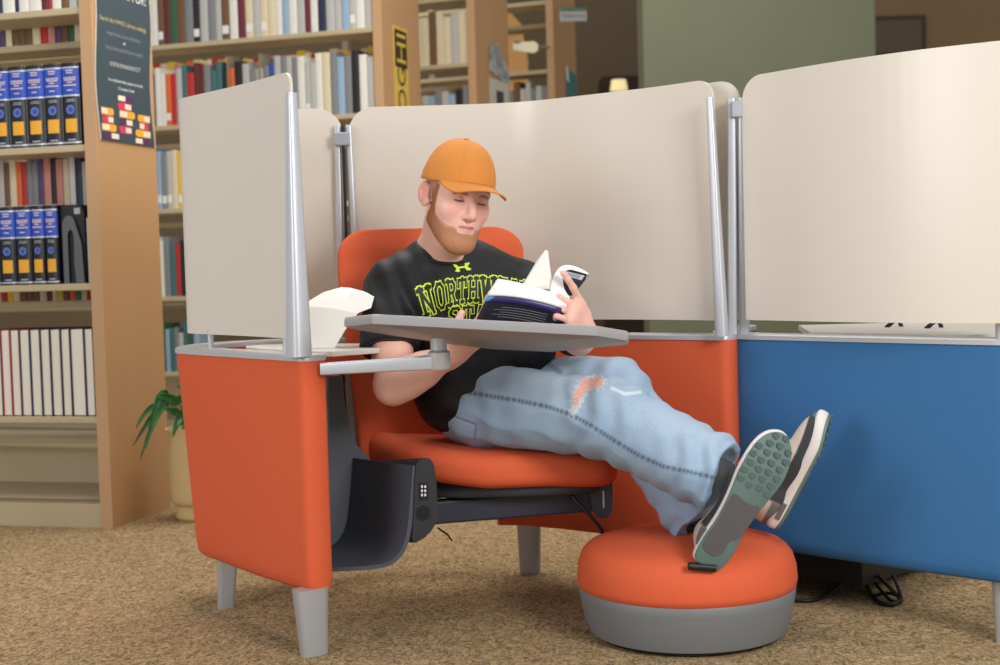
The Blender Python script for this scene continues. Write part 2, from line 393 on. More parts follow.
# ---- first range, near side
NB = mat('volume_navy', (14, 19, 34), .35); RB = mat('volume_royal_blue', (30, 74, 190), .4); SIL = mat('foil_silver', (200, 204, 214), .35, metal=.3)
YL = mat('sticker_amber', (240, 176, 40), .5); EMB = mat('emblem_blue', (96, 120, 200), .4); TXT = mat('spine_lettering', (226, 206, 190), .5)
def volume(R, u, z, w, h, label):
    o = R.p(u, .015, z); up = V(0, 0, 1)
    t = thing('reference_volume', label, 'book', o+R.a*w/2+R.b*.08, 'blue and navy reference volumes on the near shelf')
    mb = MB(); pr = [R.a*(w/2-w/2*math.cos(math.pi*i/8))-R.b*(math.sin(math.pi*i/8)*.008) for i in range(9)]+[R.a*w+R.b*.16, R.b*.16]
    mb.prism([o+q for q in pr], up*h); mb.build('cover', NB, t, True, 35)
    MB().box(o+R.a*.004+R.b*.004+up*(h-.001), R.a*(w-.008), R.b*.15, up*.003).build('page_block', PG, t)
    def band(name, z0, z1, m, f0=.0, f1=1., off=.001, par=t):
        q = MB(); n = 6; P0 = []; 
        for i in range(n+1):
            a = math.pi*(f0+(f1-f0)*i/n); P0.append(R.a*(w/2-w/2*math.cos(a))-R.b*(math.sin(a)*.008+off))
        q.prism([o+x+up*z0 for x in P0]+[o+x+up*z0+R.b*.003 for x in P0[::-1]], up*(z1-z0)); return q.build(name, m, par)
    bp = band('title_panel', h*.60, h*.94, RB, .03, .97)
    for zf in (.60, .94, .03): band('foil_band', h*zf-.002, h*zf+.003, SIL, .03, .97, .0016)
    for i, (zf, f0, f1) in enumerate(((.90, .36, .64), (.87, .38, .62), (.81, .25, .75), (.785, .28, .72), (.755, .40, .6), (.72, .25, .75), (.66, .40, .6))):
        band('lettering', h*zf, h*zf+.004, TXT, f0, f1, .0022, bp)
    band('lettering', h*.55, h*.556, SIL, .35, .65, .0016); band('lettering', h*.53, h*.536, SIL, .33, .67, .0016); band('lettering', h*.06, h*.072, SIL, .36, .64, .0016)
    c = o+R.a*w/2-R.b*.010+up*h*.43
    MB().rings([[c+(R.a*math.cos(2*math.pi*j/20)+up*math.sin(2*math.pi*j/20))*r-R.b*dd for j in range(20)] for r, dd in ((w*.24, 0), (w*.24, .001))]).build('emblem', EMB, t)
    q = MB(); q.rings([[c+(R.a*math.cos(2*math.pi*j/20)+up*math.sin(2*math.pi*j/20))*r-R.b*dd for j in range(20)] for r, dd in ((w*.13, .001), (w*.13, .0016))]); q.build('emblem_center', mat('emblem_deep', (52, 70, 160), .4), t)
    band('call_number_sticker', h*.155, h*.32, YL, .28, .72, .002)
u = .022
for i in range(6):
    volume(R1, u, 1.38, .070, .292, 'thick blue and navy reference volume, %s from the end panel on upper near shelf' % ORD[i]); u += .072
# second shelf: curved grey bookend, black case, four volumes
u = .135
for i in range(5):
    w_ = .052 if i < 2 else .064
    volume(R1, u, .885, w_, .285, 'blue and navy reference volume, %s leftwards from the grey bookend' % ORD[i]); u += w_+.0025
t = thing('magazine_file', 'black magazine file beside the blue volumes, behind grey bookend', 'file', R1.p(.13, .1, .885))
MB().prism([R1.p(.13, .03, .885), R1.p(.036, .03, .885), R1.p(.036, .03, 1.14), R1.p(.05, .03, 1.168), R1.p(.13, .03, 1.170)], R1.b*.13).build('case', BLACK, t)
MB().box(R1.p(.05, .026, 1.135), R1.a*.024, R1.b*.004, (0, 0, .022)).build('case_label', mat('label_grey', (170, 172, 176), .5), t)
t = thing('bookend', 'curved grey metal bookend with two legs in front of black file', 'bookend', R1.p(.1, .02, .885))
arc = [R1.p(.120, .018, .885)]+[R1.p(.092+.028*math.cos(a), .018, 1.09+.04*math.sin(a)) for a in np.linspace(0, math.pi*.75, 9)]+[R1.p(.045, .018, 1.03), R1.p(.038, .018, .885)]
inn = [R1.p(.100, .018, .885)]+[R1.p(.087+.013*math.cos(a), .018, 1.05+.03*math.sin(a)) for a in np.linspace(0, math.pi, 7)]+[R1.p(.076, .018, .95), R1.p(.07, .018, .885)]
MB().prism(arc+inn[::-1], R1.b*.005).build('bookend_plate', mat('bookend_grey', (96, 100, 104), .4, metal=.3), t)
MB().box(R1.p(.036, .018, .885), R1.a*.085, R1.b*.1, (0, 0, .002)).build('bookend_foot', MATS['bookend_grey'], t)
book(R1, .008, .03, .885, .020, .15, .235, 'light grey', 'pale thin book against the end panel right of grey bookend', 'single pale books by the bookend')
# bottom shelf of big pale volumes with dark boards, fore edges out
def pale(R, u, z, w, h, c, label, v=.015):
    mb = MB(); o = R.p(u, v, z); up = V(0, 0, 1); bd = .005
    mb.box(o, R.a*bd, R.b*.17, up*h); mb.box(o+R.a*(w-.0015), R.a*.0015, R.b*.17, up*h); mb.box(o+R.b*.16, R.a*w, R.b*.01, up*h)
    mb.box(o+R.a*bd+R.b*.004+up*.004, R.a*(w-bd-.0015), R.b*.158, up*(h-.008), 1)
    tag(mb.build('journal_volume', [bmat(c), mat('pale_page', (236, 231, 218), .75)]), label, 'book', 'pale journal volumes on the lower near shelf')
u = .012
for i, (w_, c) in enumerate([(.036, 'navy'), (.056, 'navy'), (.038, 'black'), (.042, 'navy'), (.040, 'black'), (.042, 'navy'), (.042, 'navy'), (.038, 'maroon'), (.038, 'red'), (.040, 'navy')]):
    pale(R1, u, .405, w_, .318, c, 'pale volume with thin %s board, %s from the end panel on lower shelf' % (c, ORD[i])); u += w_+.001
# top shelf white books
u = .015
for i, (w_, c) in enumerate([(.035, 'light grey'), (.03, 'brown'), (.035, 'white'), (.012, 'red'), (.03, 'dark red'), (.05, 'white'), (.04, 'white'), (.015, 'navy'), (.05, 'white'), (.02, 'navy'), (.04, 'white')]):
    book(R1, u, .015, 1.865, w_, .17, .25, c, '%s book on the cut-off top shelf, %s from the end panel' % (c, ORD[i]), 'books on the cut-off top shelf'); u += w_+.001
# far side of the first range
def row(R, u0, u1, z, v, hr, names, place, group, d=.15, wr=(.018, .034), stick=0, fore=False, hj=.0):
    u = u0; i = 0; st = mat('sticker_white', (236, 236, 232), .5)
    while u < u1 and i < 40:
        w_ = random.uniform(*wr); c = names[i % len(names)]; h = random.uniform(*hr)
        book(R, u, v, z, w_, d, h, c, '%s book, %s from the wooden panel, %s' % (c, ORD[i], place), group, fore, 0, st if (stick and random.random() < stick) else None)
        u += w_+.0012; i += 1
row(R1, .04, .62, 1.79-.0, W1-.17, (.072, .085), ['brown', 'brown', 'cream', 'purple', 'cream', 'green', 'brown', 'purple', 'pink', 'red', 'cream', 'brown'], 'low row seen above upper blue volumes', 'low row behind the upper shelf', wr=(.024, .034))
row(R1, .02, .62, 1.105, W1-.17, (.235, .265), ['grey', 'red', 'orange', 'cream', 'brown', 'light grey', 'navy', 'white', 'cream', 'pink', 'black', 'pink', 'purple', 'grey'], 'back row above lower blue volumes', 'back row of coloured books', wr=(.02, .03), stick=.3)
MB_ = MB().box(R1.p(.003, W1-.17, 1.08), R1.a*.94, R1.b*.15, (0, 0, .02)); sh_t = [o for o in bpy.data.objects if o.name == 'bookshelf'][0]; MB_.build('shelf', SHELF, sh_t)
row(R1, .02, .62, .82, W1-.17, (.055, .075), ['brown', 'brown', 'cream', 'yellow', 'red', 'cream', 'teal', 'orange', 'brown', 'yellow', 'cream', 'maroon', 'cream', 'brown'], 'low row seen below lower blue volumes', 'low row behind the middle shelf', wr=(.022, .034))
# ---- second range
big = ['light grey', 'white', 'light grey', 'pale blue', 'light grey', 'light grey', 'navy', 'white', 'maroon', 'light grey', 'white', 'pale blue', 'white', 'cream', 'cream', 'light grey', 'cream', 'maroon', 'white', 'brown', 'light grey', 'grey', 'light grey', 'black', 'grey', 'brown', 'green', 'dark red', 'brown', 'white', 'yellow', 'red', 'red', 'black', 'teal', 'light grey', 'pale blue', 'white', 'navy', 'grey']
row(R2, .012, 1.5, 2.075, .02, (.27, .30), big, 'top visible shelf behind left screen', 'books on the top shelf of the long bookshelf', wr=(.03, .045), stick=.2)
row(R2, .012, 1.5, 1.665, .02, (.255, .31), ['light grey', 'white', 'black', 'grey', 'pale blue', 'grey', 'cream', 'white', 'light grey', 'light grey', 'white', 'grey', 'light grey', 'grey', 'light grey', 'blue', 'grey', 'light grey', 'grey', 'light grey', 'black', 'orange', 'black', 'teal', 'teal', 'grey', 'dark red', 'dark red', 'red', 'teal', 'light grey', 'red', 'orange', 'white', 'white', 'navy', 'grey', 'red', 'white', 'brown'], 'second shelf behind left screen', 'books on the second shelf of the long bookshelf', wr=(.026, .044), stick=.25)
row(R2, .012, 1.5, 1.665+.27, W2-.16, (.085, .11), ['orange', 'yellow', 'pink', 'yellow', 'cream', 'red', 'cream', 'yellow', 'brown', 'cream', 'yellow', 'yellow', 'red', 'white', 'yellow', 'cream'], 'bright far row above the second shelf', 'bright far row of the long bookshelf', wr=(.026, .044), d=.12)
row(R2, 1.03, 1.4, 1.24, .02, (.27, .31), ['blue', 'dark red', 'yellow', 'cream', 'light grey', 'grey', 'pale blue'], 'third shelf between end panel and left screen', 'books on the third shelf beside the left screen', wr=(.022, .034), stick=.3)
row(R2, 1.03, 1.4, .79, .02, (.27, .31), ['white', 'light grey', 'black', 'red', 'teal', 'grey', 'white'], 'fourth shelf between end panel and left screen', 'books on the fourth shelf beside the left screen', wr=(.022, .034))
row(R2, 1.03, 1.4, .40, .02, (.2, .26), ['pale blue', 'green', 'teal', 'light grey', 'grey', 'teal'], 'lowest shelf between end panel and left screen', 'books on the lowest shelf beside the left screen', wr=(.022, .034))
for uu in (.62, .80, 1.36):
    MB().prism([R2.p(uu, .0, 1.665), R2.p(uu, .0, 1.99), R2.p(uu+.0, .10, 2.0), R2.p(uu, .18, 1.98), R2.p(uu, .18, 1.665)], R2.a*.003).build('divider', SHELFD, [o for o in bpy.data.objects if o.name == 'bookshelf.001'][0])
row(R3, .012, .42, 2.03, .03, (.26, .30), ['cream', 'light grey', 'cream', 'cream', 'brown', 'cream', 'cream', 'cream', 'light grey', 'cream'], 'upper shelf of the third bookshelf', 'cream volumes on the third bookshelf', wr=(.04, .055))
row(R3, .012, .42, 1.62, .03, (.24, .29), ['grey', 'black', 'pale blue', 'light grey', 'grey', 'pale blue', 'light grey', 'grey', 'pink'], 'second shelf of the third bookshelf', 'grey books on the third bookshelf', wr=(.03, .045))
row(R4, .012, .4, 1.7, .03, (.3, .36), ['grey', 'light grey', 'grey', 'light grey', 'light grey', 'brown', 'grey', 'pale blue', 'grey'], 'shelf of the farthest bookshelf', 'grey books on the farthest bookshelf', wr=(.03, .045))

# signs and posters on the end panels ------------------------------------------------
def on_panel(R, v, z, off=-.0315): return R.p(off, v, z)
def panel_text(R, s_, size, vc, z, m, parent, name='lettering', rot90=False, off=-PT-.0065):
    v, f = text_verts(s_, size)
    if rot90: pts = [R.p(off, vc+(-q[1])*1., z+q[0]) for q in v]
    else: pts = [R.p(off, vc+q[0], z+q[1]) for q in v]
    return mesh(name, pts, f, m, parent)
PB = mat('poster_slate', (62, 78, 88), .5); PE = mat('poster_border', (214, 206, 194), .6)
t = thing('poster', 'slate blue library poster with stacked books, on nearest end panel', 'poster', R1.p(-.034, .24, 1.42))
zb = 1.395; zt = 2.05; v0, v1 = .02, .40
def wavy(n=24, m=0.):
    L = []
    for i in range(n+1):
        z = zb+(zt-zb)*i/n; L.append((v0-m+.012*math.sin((z-zb)*11+2.5), z))
    Rr = [(v1+m+.012*math.sin((z-zb)*11+2.5), z) for _, z in L][::-1]
    return L+Rr
MB().prism([R1.p(-PT-.0015, a, b) for a, b in wavy(24, .006)], -R1.a*.002).build('poster_border', PE, t)
MB().prism([R1.p(-PT-.0037, a, b) for a, b in wavy()], -R1.a*.0015).build('poster_sheet', PB, t)
TW = mat('poster_text_white', (236, 236, 232), .6); TG = mat('poster_text_gold', (206, 186, 120), .6); TP = mat('poster_text_grey', (138, 142, 156), .6)
vm = (v0+v1)/2
for s_, sz, z, m in (("WHAT YOU'RE", .05, 1.985, TW), ('LOOKING FOR:', .05, 1.925, TW), ('Search the NWCC Library catalog!', .023, 1.825, TG), ('http://nwcc.sirsi.net/library', .022, 1.778, TP), ('or', .020, 1.754, TW), ('http://nwcc.edu/library/search', .022, 1.726, TP), ('O O X O N A E O C T', .022, 1.668, TW), ('For additional help, please ask at the', .0165, 1.612, TW), ('Circulation Desk', .0165, 1.586, TW)):
    panel_text(R1, s_, sz, vm, z, m, t, off=-PT-.0055)
PAL = {'o': mat('poster_orange', (242, 172, 52), .6), 'r': mat('poster_pink', (214, 60, 92), .6), 'p': mat('poster_purple', (88, 48, 92), .6), 'w': mat('poster_cream', (234, 224, 206), .6)}
def pbook(va, z, w, h, c, flip):       # one drawn book: cover colour with a cream page end
    mb = MB(); r = h/2; s_ = -1 if flip else 1; vc_ = va+w/2
    pts = [(vc_-s_*w*.5, z), (vc_+s_*(w*.5-r), z)]+[(vc_+s_*(w*.5-r+r*math.cos(a)), z+r+r*math.sin(a)) for a in np.linspace(-math.pi/2, math.pi/2, 7)]+[(vc_-s_*w*.5, z+h)]
    mb.prism([R1.p(-PT-.0054, a, b) for a, b in pts], -R1.a*.001); o = mb.build('drawn_book', PAL[c], t)
    a0, a1 = sorted((vc_-s_*w*.48, vc_-s_*w*.02)); MB().box(R1.p(-PT-.0065, a0, z+h*.14), R1.b*(a1-a0), -R1.a*.0006, (0, 0, h*.72)).build('drawn_pages', PAL['w'], o)
hh = .0265
for (va, k, w, c, fl) in ((.03, 3, .085, 'o', 0), (.035, 2, .075, 'r', 1), (.03, 1, .1, 'o', 0), (.035, 0, .11, 'p', 1), (.145, 5, .11, 'p', 0), (.145, 4, .095, 'r', 1), (.155, 3, .11, 'o', 0), (.155, 2, .09, 'p', 1), (.15, 1, .085, 'r', 1), (.285, 3, .09, 'o', 1), (.295, 2, .07, 'r', 0), (.265, 1, .11, 'o', 1), (.26, 0, .11, 'p', 0)):
    pbook(va, zb+.006+k*(hh+.002)+(-.004 if va > .25 else 0), w, hh, c, fl)
GOLD = mat('gold_foil', (236, 204, 96), .35, metal=.2); GD = mat('gold_sign_dark', (58, 46, 26), .5)
t = thing('shelf_sign', 'vertical gold and black lettered sign on second end panel', 'sign', R2.p(-.035, .29, 1.72))
MB().box(R2.p(-PT-.002, .13, 1.70), R2.b*.19, -R2.a*.003, (0, 0, .40)).build('sign_board', GOLD, t)
MB().box(R2.p(-PT-.0052, .145, 1.90), R2.b*.16, -R2.a*.001, (0, 0, .185)).build('dark_field', GD, t)
panel_text(R2, 'HI', .17, .285, 1.995, GOLD, t, rot90=True, off=-PT-.0066)
panel_text(R2, 'OG', .15, .275, 1.795, GD, t, rot90=True, off=-PT-.0062)
t = thing('poster', 'grey and white picture poster on third end panel', 'poster', R3.p(-.035, .3, 1.7))
MB().box(R3.p(-PT-.002, .18, 1.66), R3.b*.3, -R3.a*.002, (0, 0, .30)).build('poster_sheet', mat('poster_pale', (200, 196, 184), .6), t)
MB().prism([R3.p(-PT-.0045, a, b) for a, b in ((.18, 2.0), (.2, 2.14), (.32, 2.17), (.36, 2.1), (.46, 2.06), (.5, 1.96), (.4, 1.96))], -R3.a*.002).build('picture', mat('poster_bird', (126, 136, 136), .6, c2=(190, 190, 184), nscale=18), t)
MB().box(R3.p(-PT-.0045, .28, 1.76), R3.b*.11, -R3.a*.001, (0, 0, .14)).build('picture', mat('poster_dark', (70, 68, 78), .6), t)
t = thing('poster', 'teal narrow poster on the farthest end panel', 'poster', R4.p(-.035, .25, 1.6))
MB().prism([R4.p(-PT-.002, a, b) for a, b in ((.20, 1.5), (.43, 1.5), (.43, 2.12), (.22, 2.16))], -R4.a*.002).build('poster_sheet', mat('poster_teal', (66, 128, 126), .6, noise=.15, nscale=12), t)
MB().prism([R4.p(-PT-.0045, a, b) for a, b in ((.22, 2.08), (.27, 2.06), (.25, 2.15), (.21, 2.17))], -R4.a*.001).build('picture', TW, t)
pa, pb = P(560, 8, 8.7), P(587, 21, 8.7)
t = thing('hanging_sign', 'small grey green sign sticking out from the farthest bookshelf', 'sign', (pa+pb)/2)
bevel(MB().box((pa[0], 8.7, pb[2]), (pb[0]-pa[0], 0, 0), (0, .02, 0), (0, 0, pa[2]-pb[2])).build('sign_board', mat('sign_grey', (190, 194, 196), .5), t), .004)
MB().box((pa[0], 8.697, pa[2]-.022), (pb[0]-pa[0], 0, 0), (0, .003, 0), (0, 0, .022)).build('sign_stripe', mat('sign_green', (84, 124, 106), .5), t)
v, f = text_verts('Reference', .035); mesh('lettering', [V((pa[0]+pb[0])/2+q[0], 8.694, (pa[2]+pb[2])/2-.018+q[1]) for q in v], f, mat('sign_text', (120, 110, 120), .5), t)
pa, pb = P(513, 42, 8.4), P(537, 51, 8.4)
t = thing('hanging_sign', 'cream tag sign sticking out above the grey books of farthest shelf', 'sign', (pa+pb)/2)
MB().prism([P(513, 43, 8.4), P(534, 41, 8.4), P(538, 44, 8.4), P(538, 50, 8.4), P(534, 53, 8.4), P(513, 50, 8.4)], (0, .02, 0)).build('sign_board', mat('sign_cream', (244, 238, 206), .5), t)
MB().box(P(514, 43.2, 8.397), (.035, 0, 0), (0, .003, 0), (0, 0, .012)).build('sign_stripe', MATS['sign_green'], t)
MB().tube([P(537, 47, 8.41), P(549, 47, 8.75)], .008).build('sign_arm', SHELFD, t)
# apricot paper poster seen through the last range
t = thing('wall_poster', 'orange yellow poster glimpsed between the far shelves', 'poster', P(514, 60, 10.4))
MB().prism([P(499, 10, 10.4), P(506, 8, 10.4), P(521, 24, 10.4), P(528, 60, 10.4), P(528, 110, 10.4), P(499, 112, 10.4)], (0, .02, 0)).build('poster_sheet', mat('poster_apricot', (238, 180, 110), .6, noise=.1, nscale=5), t)

# ================================================================== POTTED PLANT
pc = V(X(190, 5.12), 5.12, 0)
t = thing('potted_plant', 'green leafy plant in a cream pot beside the nearest end panel', 'plant', pc)
MB().rings(lathe(pc, [(.075, 0), (.085, .012), (.087, .05), (.080, .056), (.092, .062), (.1, .07), (.104, .085), (.112, .325), (.115, .34), (.105, .34), (.1, .30), (.02, .295)], 40)).build('pot', mat('pot_cream', (208, 184, 134), .55), t, True, 35)
MB().rings(lathe(pc, [(.101, .302), (.05, .312), (.01, .315)], 20)).build('soil', mat('soil', (56, 42, 30), .9), t, True)
GL = mat('leaf_green', (44, 112, 44), .42, noise=.25, nscale=30, c2=(26, 82, 34)); GS = mat('stem_green', (70, 120, 56), .5)
def leaf(base, mid, tip, w, side):
    mb = MB(); n = 12; rows = []
    for i in range(n+1):
        s_ = i/n; c = (1-s_)**2*base+2*s_*(1-s_)*mid+s_**2*tip; tn = nrm(2*(1-s_)*(mid-base)+2*s_*(tip-mid))
        sd = nrm(np.cross(tn, side)); ww = w*math.sin(math.pi*min(1, s_**.8))**.8+.0006; nn = nrm(np.cross(sd, tn))
        rows.append([c-sd*ww+nn*ww*.35, c-sd*ww*.5+nn*ww*.08, c-nn*ww*.1, c+sd*ww*.5+nn*ww*.08, c+sd*ww+nn*ww*.35])
    v = [p for r in rows for p in r]; f = [(i*5+j, i*5+j+1, i*5+j+6, i*5+j+5) for i in range(n) for j in range(4)]
    o = mesh('leaf', v, f, GL, t, True); so = o.modifiers.new('s', 'SOLIDIFY'); so.thickness = .0012
    return o
LV = [((180, 424), (160, 380, 4.98), (146, 448, 4.95), .013), ((184, 420), (165, 392, 5.02), (133, 446, 4.98), .011), ((182, 424), (160, 398, 4.96), (140, 460, 4.93), .010), ((190, 420), (172, 398, 4.98), (156, 395, 4.96), .017),
      ((190, 424), (176, 412, 4.92), (163, 408, 4.9), .014), ((196, 420), (188, 388, 5.0), (176, 386, 5.0), .015), ((200, 424), (186, 395, 5.08), (170, 402, 5.1), .016), ((205, 420), (205, 360, 5.15), (230, 350, 5.2), .018), ((190, 428), (180, 410, 5.0), (183, 430, 4.95), .018),
      ((205, 424), (215, 380, 5.2), (250, 400, 5.25), .018), ((195, 424), (195, 370, 5.2), (188, 372, 5.25), .016), ((195, 428), (178, 415, 4.95), (173, 437, 4.93), .012), ((186, 420), (150, 400, 4.99), (136, 428, 4.96), .009)]
for (b_, m_, t_, w_) in LV:
    bb = P(b_[0], b_[1], 5.08); mm = P(m_[0], m_[1], m_[2]); tt = P(*t_)
    c1 = bb*.4+mm*.6+V(0, 0, .01); leaf(c1, mm, tt, w_, V(.3, -1, .1))
    MB().tube([pc+V(0, 0, .3)+(bb-pc-V(0, 0, .3))*.2, bb, c1+(mm-c1)*.08], [.003, .0025, .002], 6).build('stem', GS, t)
t2 = thing('plant_stake', 'grey upright stand rising behind the plant beside orange panel', 'stand', V(X(178, 5.6), 5.6, 0))
MB().box((X(176, 5.6), 5.6, .0), (.05, 0, 0), (0, .05, 0), (0, 0, P(178, 385, 5.6)[2])).build('stake_post', mat('stake_grey', (92, 90, 96), .5), t2)
MB().box((X(176, 5.6)-.05, 5.55, .0), (.15, 0, 0), (0, .15, 0), (0, 0, .015)).build('stake_base', MATS['stake_grey'], t2)

# ================================================================== LOUNGE UNIT (orange)
LOC = V(-.1, 3.7, 0)
UL = thing('lounge_booth', 'orange reading booth with wraparound cream screens, the man sits in it', 'booth', LOC)
def wall(pl, z0, z1, th, m, name, parent, endr=True, taper=None, n=70, bulge=.006):
    pl = resample(pl, n); zs = [z0, z0+.008, z0+.03]+list(np.linspace(z0+.06, z1-.03, 8))+[z1-.006, z1]; rs = []
    if z1-z0 < .1: zs = [z0, z0+.002, z1-.003, z1]
    for z in zs:
        s_ = (z-z0)/(z1-z0); e = .012 if z == z0 else (.004 if z == z0+.008 else 0)
        if z1-z0 < .1: e = 0 if z < z1 else .002; e += .004 if z == z1 else 0
        hw = th/2-e+bulge*math.sin(math.pi*s_)*0
        A = offset2(pl, hw); B = offset2(pl, -hw)
        tp = np.zeros((n, 2)) if taper is None else np.array([taper(i/(n-1))*(1-s_) for i in range(n)])
        A = A+tp; B = B+tp; cap0 = []; cap1 = []
        t0 = nrm(pl[1]-pl[0]); t1 = nrm(pl[-1]-pl[-2])
        for k in range(1, 6):
            a = math.pi*k/6
            cap1.append(pl[-1]+tp[-1]+t1*math.sin(a)*min(hw, .02)+np.sign(math.cos(a))*abs(math.cos(a))**.6*hw*V(t1[1], -t1[0]))
            cap0.append(pl[0]+tp[0]-t0*math.sin(a)*min(hw, .02)-np.sign(math.cos(a))*abs(math.cos(a))**.6*hw*V(t0[1], -t0[0]))
        loop = [tuple(q) for q in A]+[tuple(q) for q in cap1]+[tuple(q) for q in B[::-1]]+[tuple(q) for q in cap0]
        rs.append([V(q[0], q[1], z) for q in loop])
    return MB().rings(rs).build(name, m, parent, True, 50)
L_ = [(-.448, 3.277), (-.62, 3.475), (-.80, 3.683)]
COR = [(-.838, 3.735), (-.848, 3.79), (-.836, 3.885), (-.79, 3.96), (-.70, 4.01), (-.6, 4.035)]
BK = [(-.45, 4.04), (-.1, 4.045), (.02, 4.035)]
RT = [(.10, 4.01), (.17, 3.965), (.24, 3.91), (.42, 3.775), (.597, 3.645)]
sm = lambda p: np.array(smooth_poly([V(*q) for q in p], 2, False))
PLL = sm(L_+COR+[(-.40, 4.04)]); PLR = sm([(-.10, 4.045), (.02, 4.04)]+RT)
def tapL(s_): k = sst(np.array((s_-.12)/.35)); return V(.036, 0)*float(k)*float(1-sst(np.array((s_-.6)/.3)))
wall(PLL, .152, .70, .07, ORANGE, 'side_panel', UL, taper=tapL)
wall(sm([(X(497, 4.04), 4.045), (.07, 4.035)]+RT), .152, .70, .07, ORANGE, 'side_panel', UL)
wall(sm([(-.40, 4.04), (-.1, 4.045), (.02, 4.045)]), .40, .70, .06, ORANGE, 'back_panel', UL, n=20)
wall(sm([(-.6, 4.10), (-.30, 4.12), (.0, 4.11)]), .155, .185, .03, TRIM, 'base_rail', UL, n=20)
def strip(pl, z0, z1, th, m, name, parent, n=80): return wall(pl, z0, z1, th, m, name, parent, n=n)
FULL = sm(L_+COR+BK+RT)
capl = strip(FULL, .70, .714, .078, TRIM, 'top_trim', UL, 110)
def screen(pl, z0, z1, th, parent, r0, r1, n=90, name='privacy_screen'):
    pl = resample(pl, n); d = np.r_[0, np.cumsum(np.linalg.norm(np.diff(pl, axis=0), axis=1))]; L = d[-1]
    # extra samples near rounded ends
    s_ = np.unique(np.r_[np.linspace(0, L, n), np.linspace(0, max(r0, .001), 14)**1, L-np.linspace(0, max(r1, .001), 14)])
    pl = np.stack([np.interp(s_, d, pl[:, i]) for i in (0, 1)], 1)
    A = offset2(pl, th/2); B = offset2(pl, -th/2); top = []
    for q in s_:
        z = z1
        if r0 and q < r0: z = z1-r0+math.sqrt(max(0, r0*r0-(r0-q)**2))
        if r1 and L-q < r1: z = z1-r1+math.sqrt(max(0, r1*r1-(r1-(L-q))**2))
        top.append(z)
    k = len(s_); v = []; 
    for i in range(k): v += [V(*A[i], z0), V(*A[i], top[i]), V(*B[i], top[i]), V(*B[i], z0)]
    f = [(4*i+j, 4*i+(j+1) % 4, 4*i+4+(j+1) % 4, 4*i+4+j) for i in range(k-1) for j in range(4)]+[(3, 2, 1, 0), (4*k-4, 4*k-3, 4*k-2, 4*k-1)]
    return mesh(name, v, f, SCREEN, parent, True, auto=40)
ZS0, ZS1 = .752, 1.377
SC1 = screen(sm([(-.470, 3.262)]+L_[1:]+COR+[(-.50, 4.04), (X(347, 4.04), 4.04)]), ZS0, ZS1, .008, UL, .03, .075)
SC2 = screen(sm([(X(353, 4.04), 4.04)]+BK[1:]+RT[:-1]+[(X(716, 3.63), 3.615)]), ZS0, ZS1, .008, UL, .075, .05)
def post(b, t_, wb, wt, db, dt, d2, parent, name='screen_post', m=ALU):   # blade from b to t_, widths along d2
    d2 = nrm(V(d2[0], d2[1], 0)); e = V(-d2[1], d2[0], 0); rs = []
    for s_ in np.linspace(0, 1, 9):
        c = b+(t_-b)*s_; w_ = wb+(wt-wb)*s_; dd = db+(dt-db)*s_
        rs.append([c+d2*w_*.5*np.sign(math.cos(a))*abs(math.cos(a))**.55+e*dd*.5*np.sign(math.sin(a))*abs(math.sin(a))**.55 for a in np.linspace(0, 2*math.pi, 24, endpoint=False)])
    return MB().rings(rs).build(name, m, parent, True, 50)
b1 = P(299, 356, 3.25); t1 = P(291.5, 97, 3.245)
post(V(b1[0], b1[1], .712), V(t1[0], t1[1], 1.325), .052, .024, .055, .022, (.75, .65), UL)
for q in ((-.52, 3.36), (-.76, 3.64)):
    MB().tube([V(q[0], q[1], .712), V(q[0], q[1], .765)], .007, 10).build('screen_pin', TRIM, UL)
xb = X(348, 4.03)
for dx in (-.016, .016): post(V(xb+dx*1.5, 4.025, .712), V(xb+dx, 4.02, 1.325), .024, .018, .03, .02, (1, 0), UL)
bevel(MB().box((xb-.024, 3.99, 1.265), (.044, 0, 0), (0, .022, 0), (0, 0, .038)).build('screen_clip', CLIP, UL), .004)
MB().box((xb-.004, 4.0, .72), (.008, 0, 0), (0, .01, 0), (0, 0, .6)).build('post_gap', BLACK, UL)
b2 = P(722, 332, 3.585); t2_ = P(710, 104, 3.575)
post(V(b2[0], b2[1], .712), V(t2_[0], t2_[1], 1.325), .032, .018, .03, .016, (.8, -.6), UL)
# legs
def leg(b, wt, wb, dt, db, d2, parent, z=.16, lean=(0, 0), name='leg'):
    return post(V(b[0]+lean[0], b[1]+lean[1], 0), V(b[0], b[1], z), wb, wt, db, dt, d2, parent, name, LEGM)
bl = P(312, 655, 3.26); leg((bl[0]+.001, 3.262), .085, .066, .05, .036, (.8, .55), UL, lean=(.004, 0))
leg((P(230, 600, 3.75)[0], 3.75), .055, .045, .05, .035, (.9, .3), UL, lean=(-.012, 0))
leg((P(530, 570, 4.07)[0], 4.07), .075, .062, .04, .03, (1, 0), UL, z=.2)
leg((.585, 3.68), .07, .06, .04, .03, (1, -.5), UL)
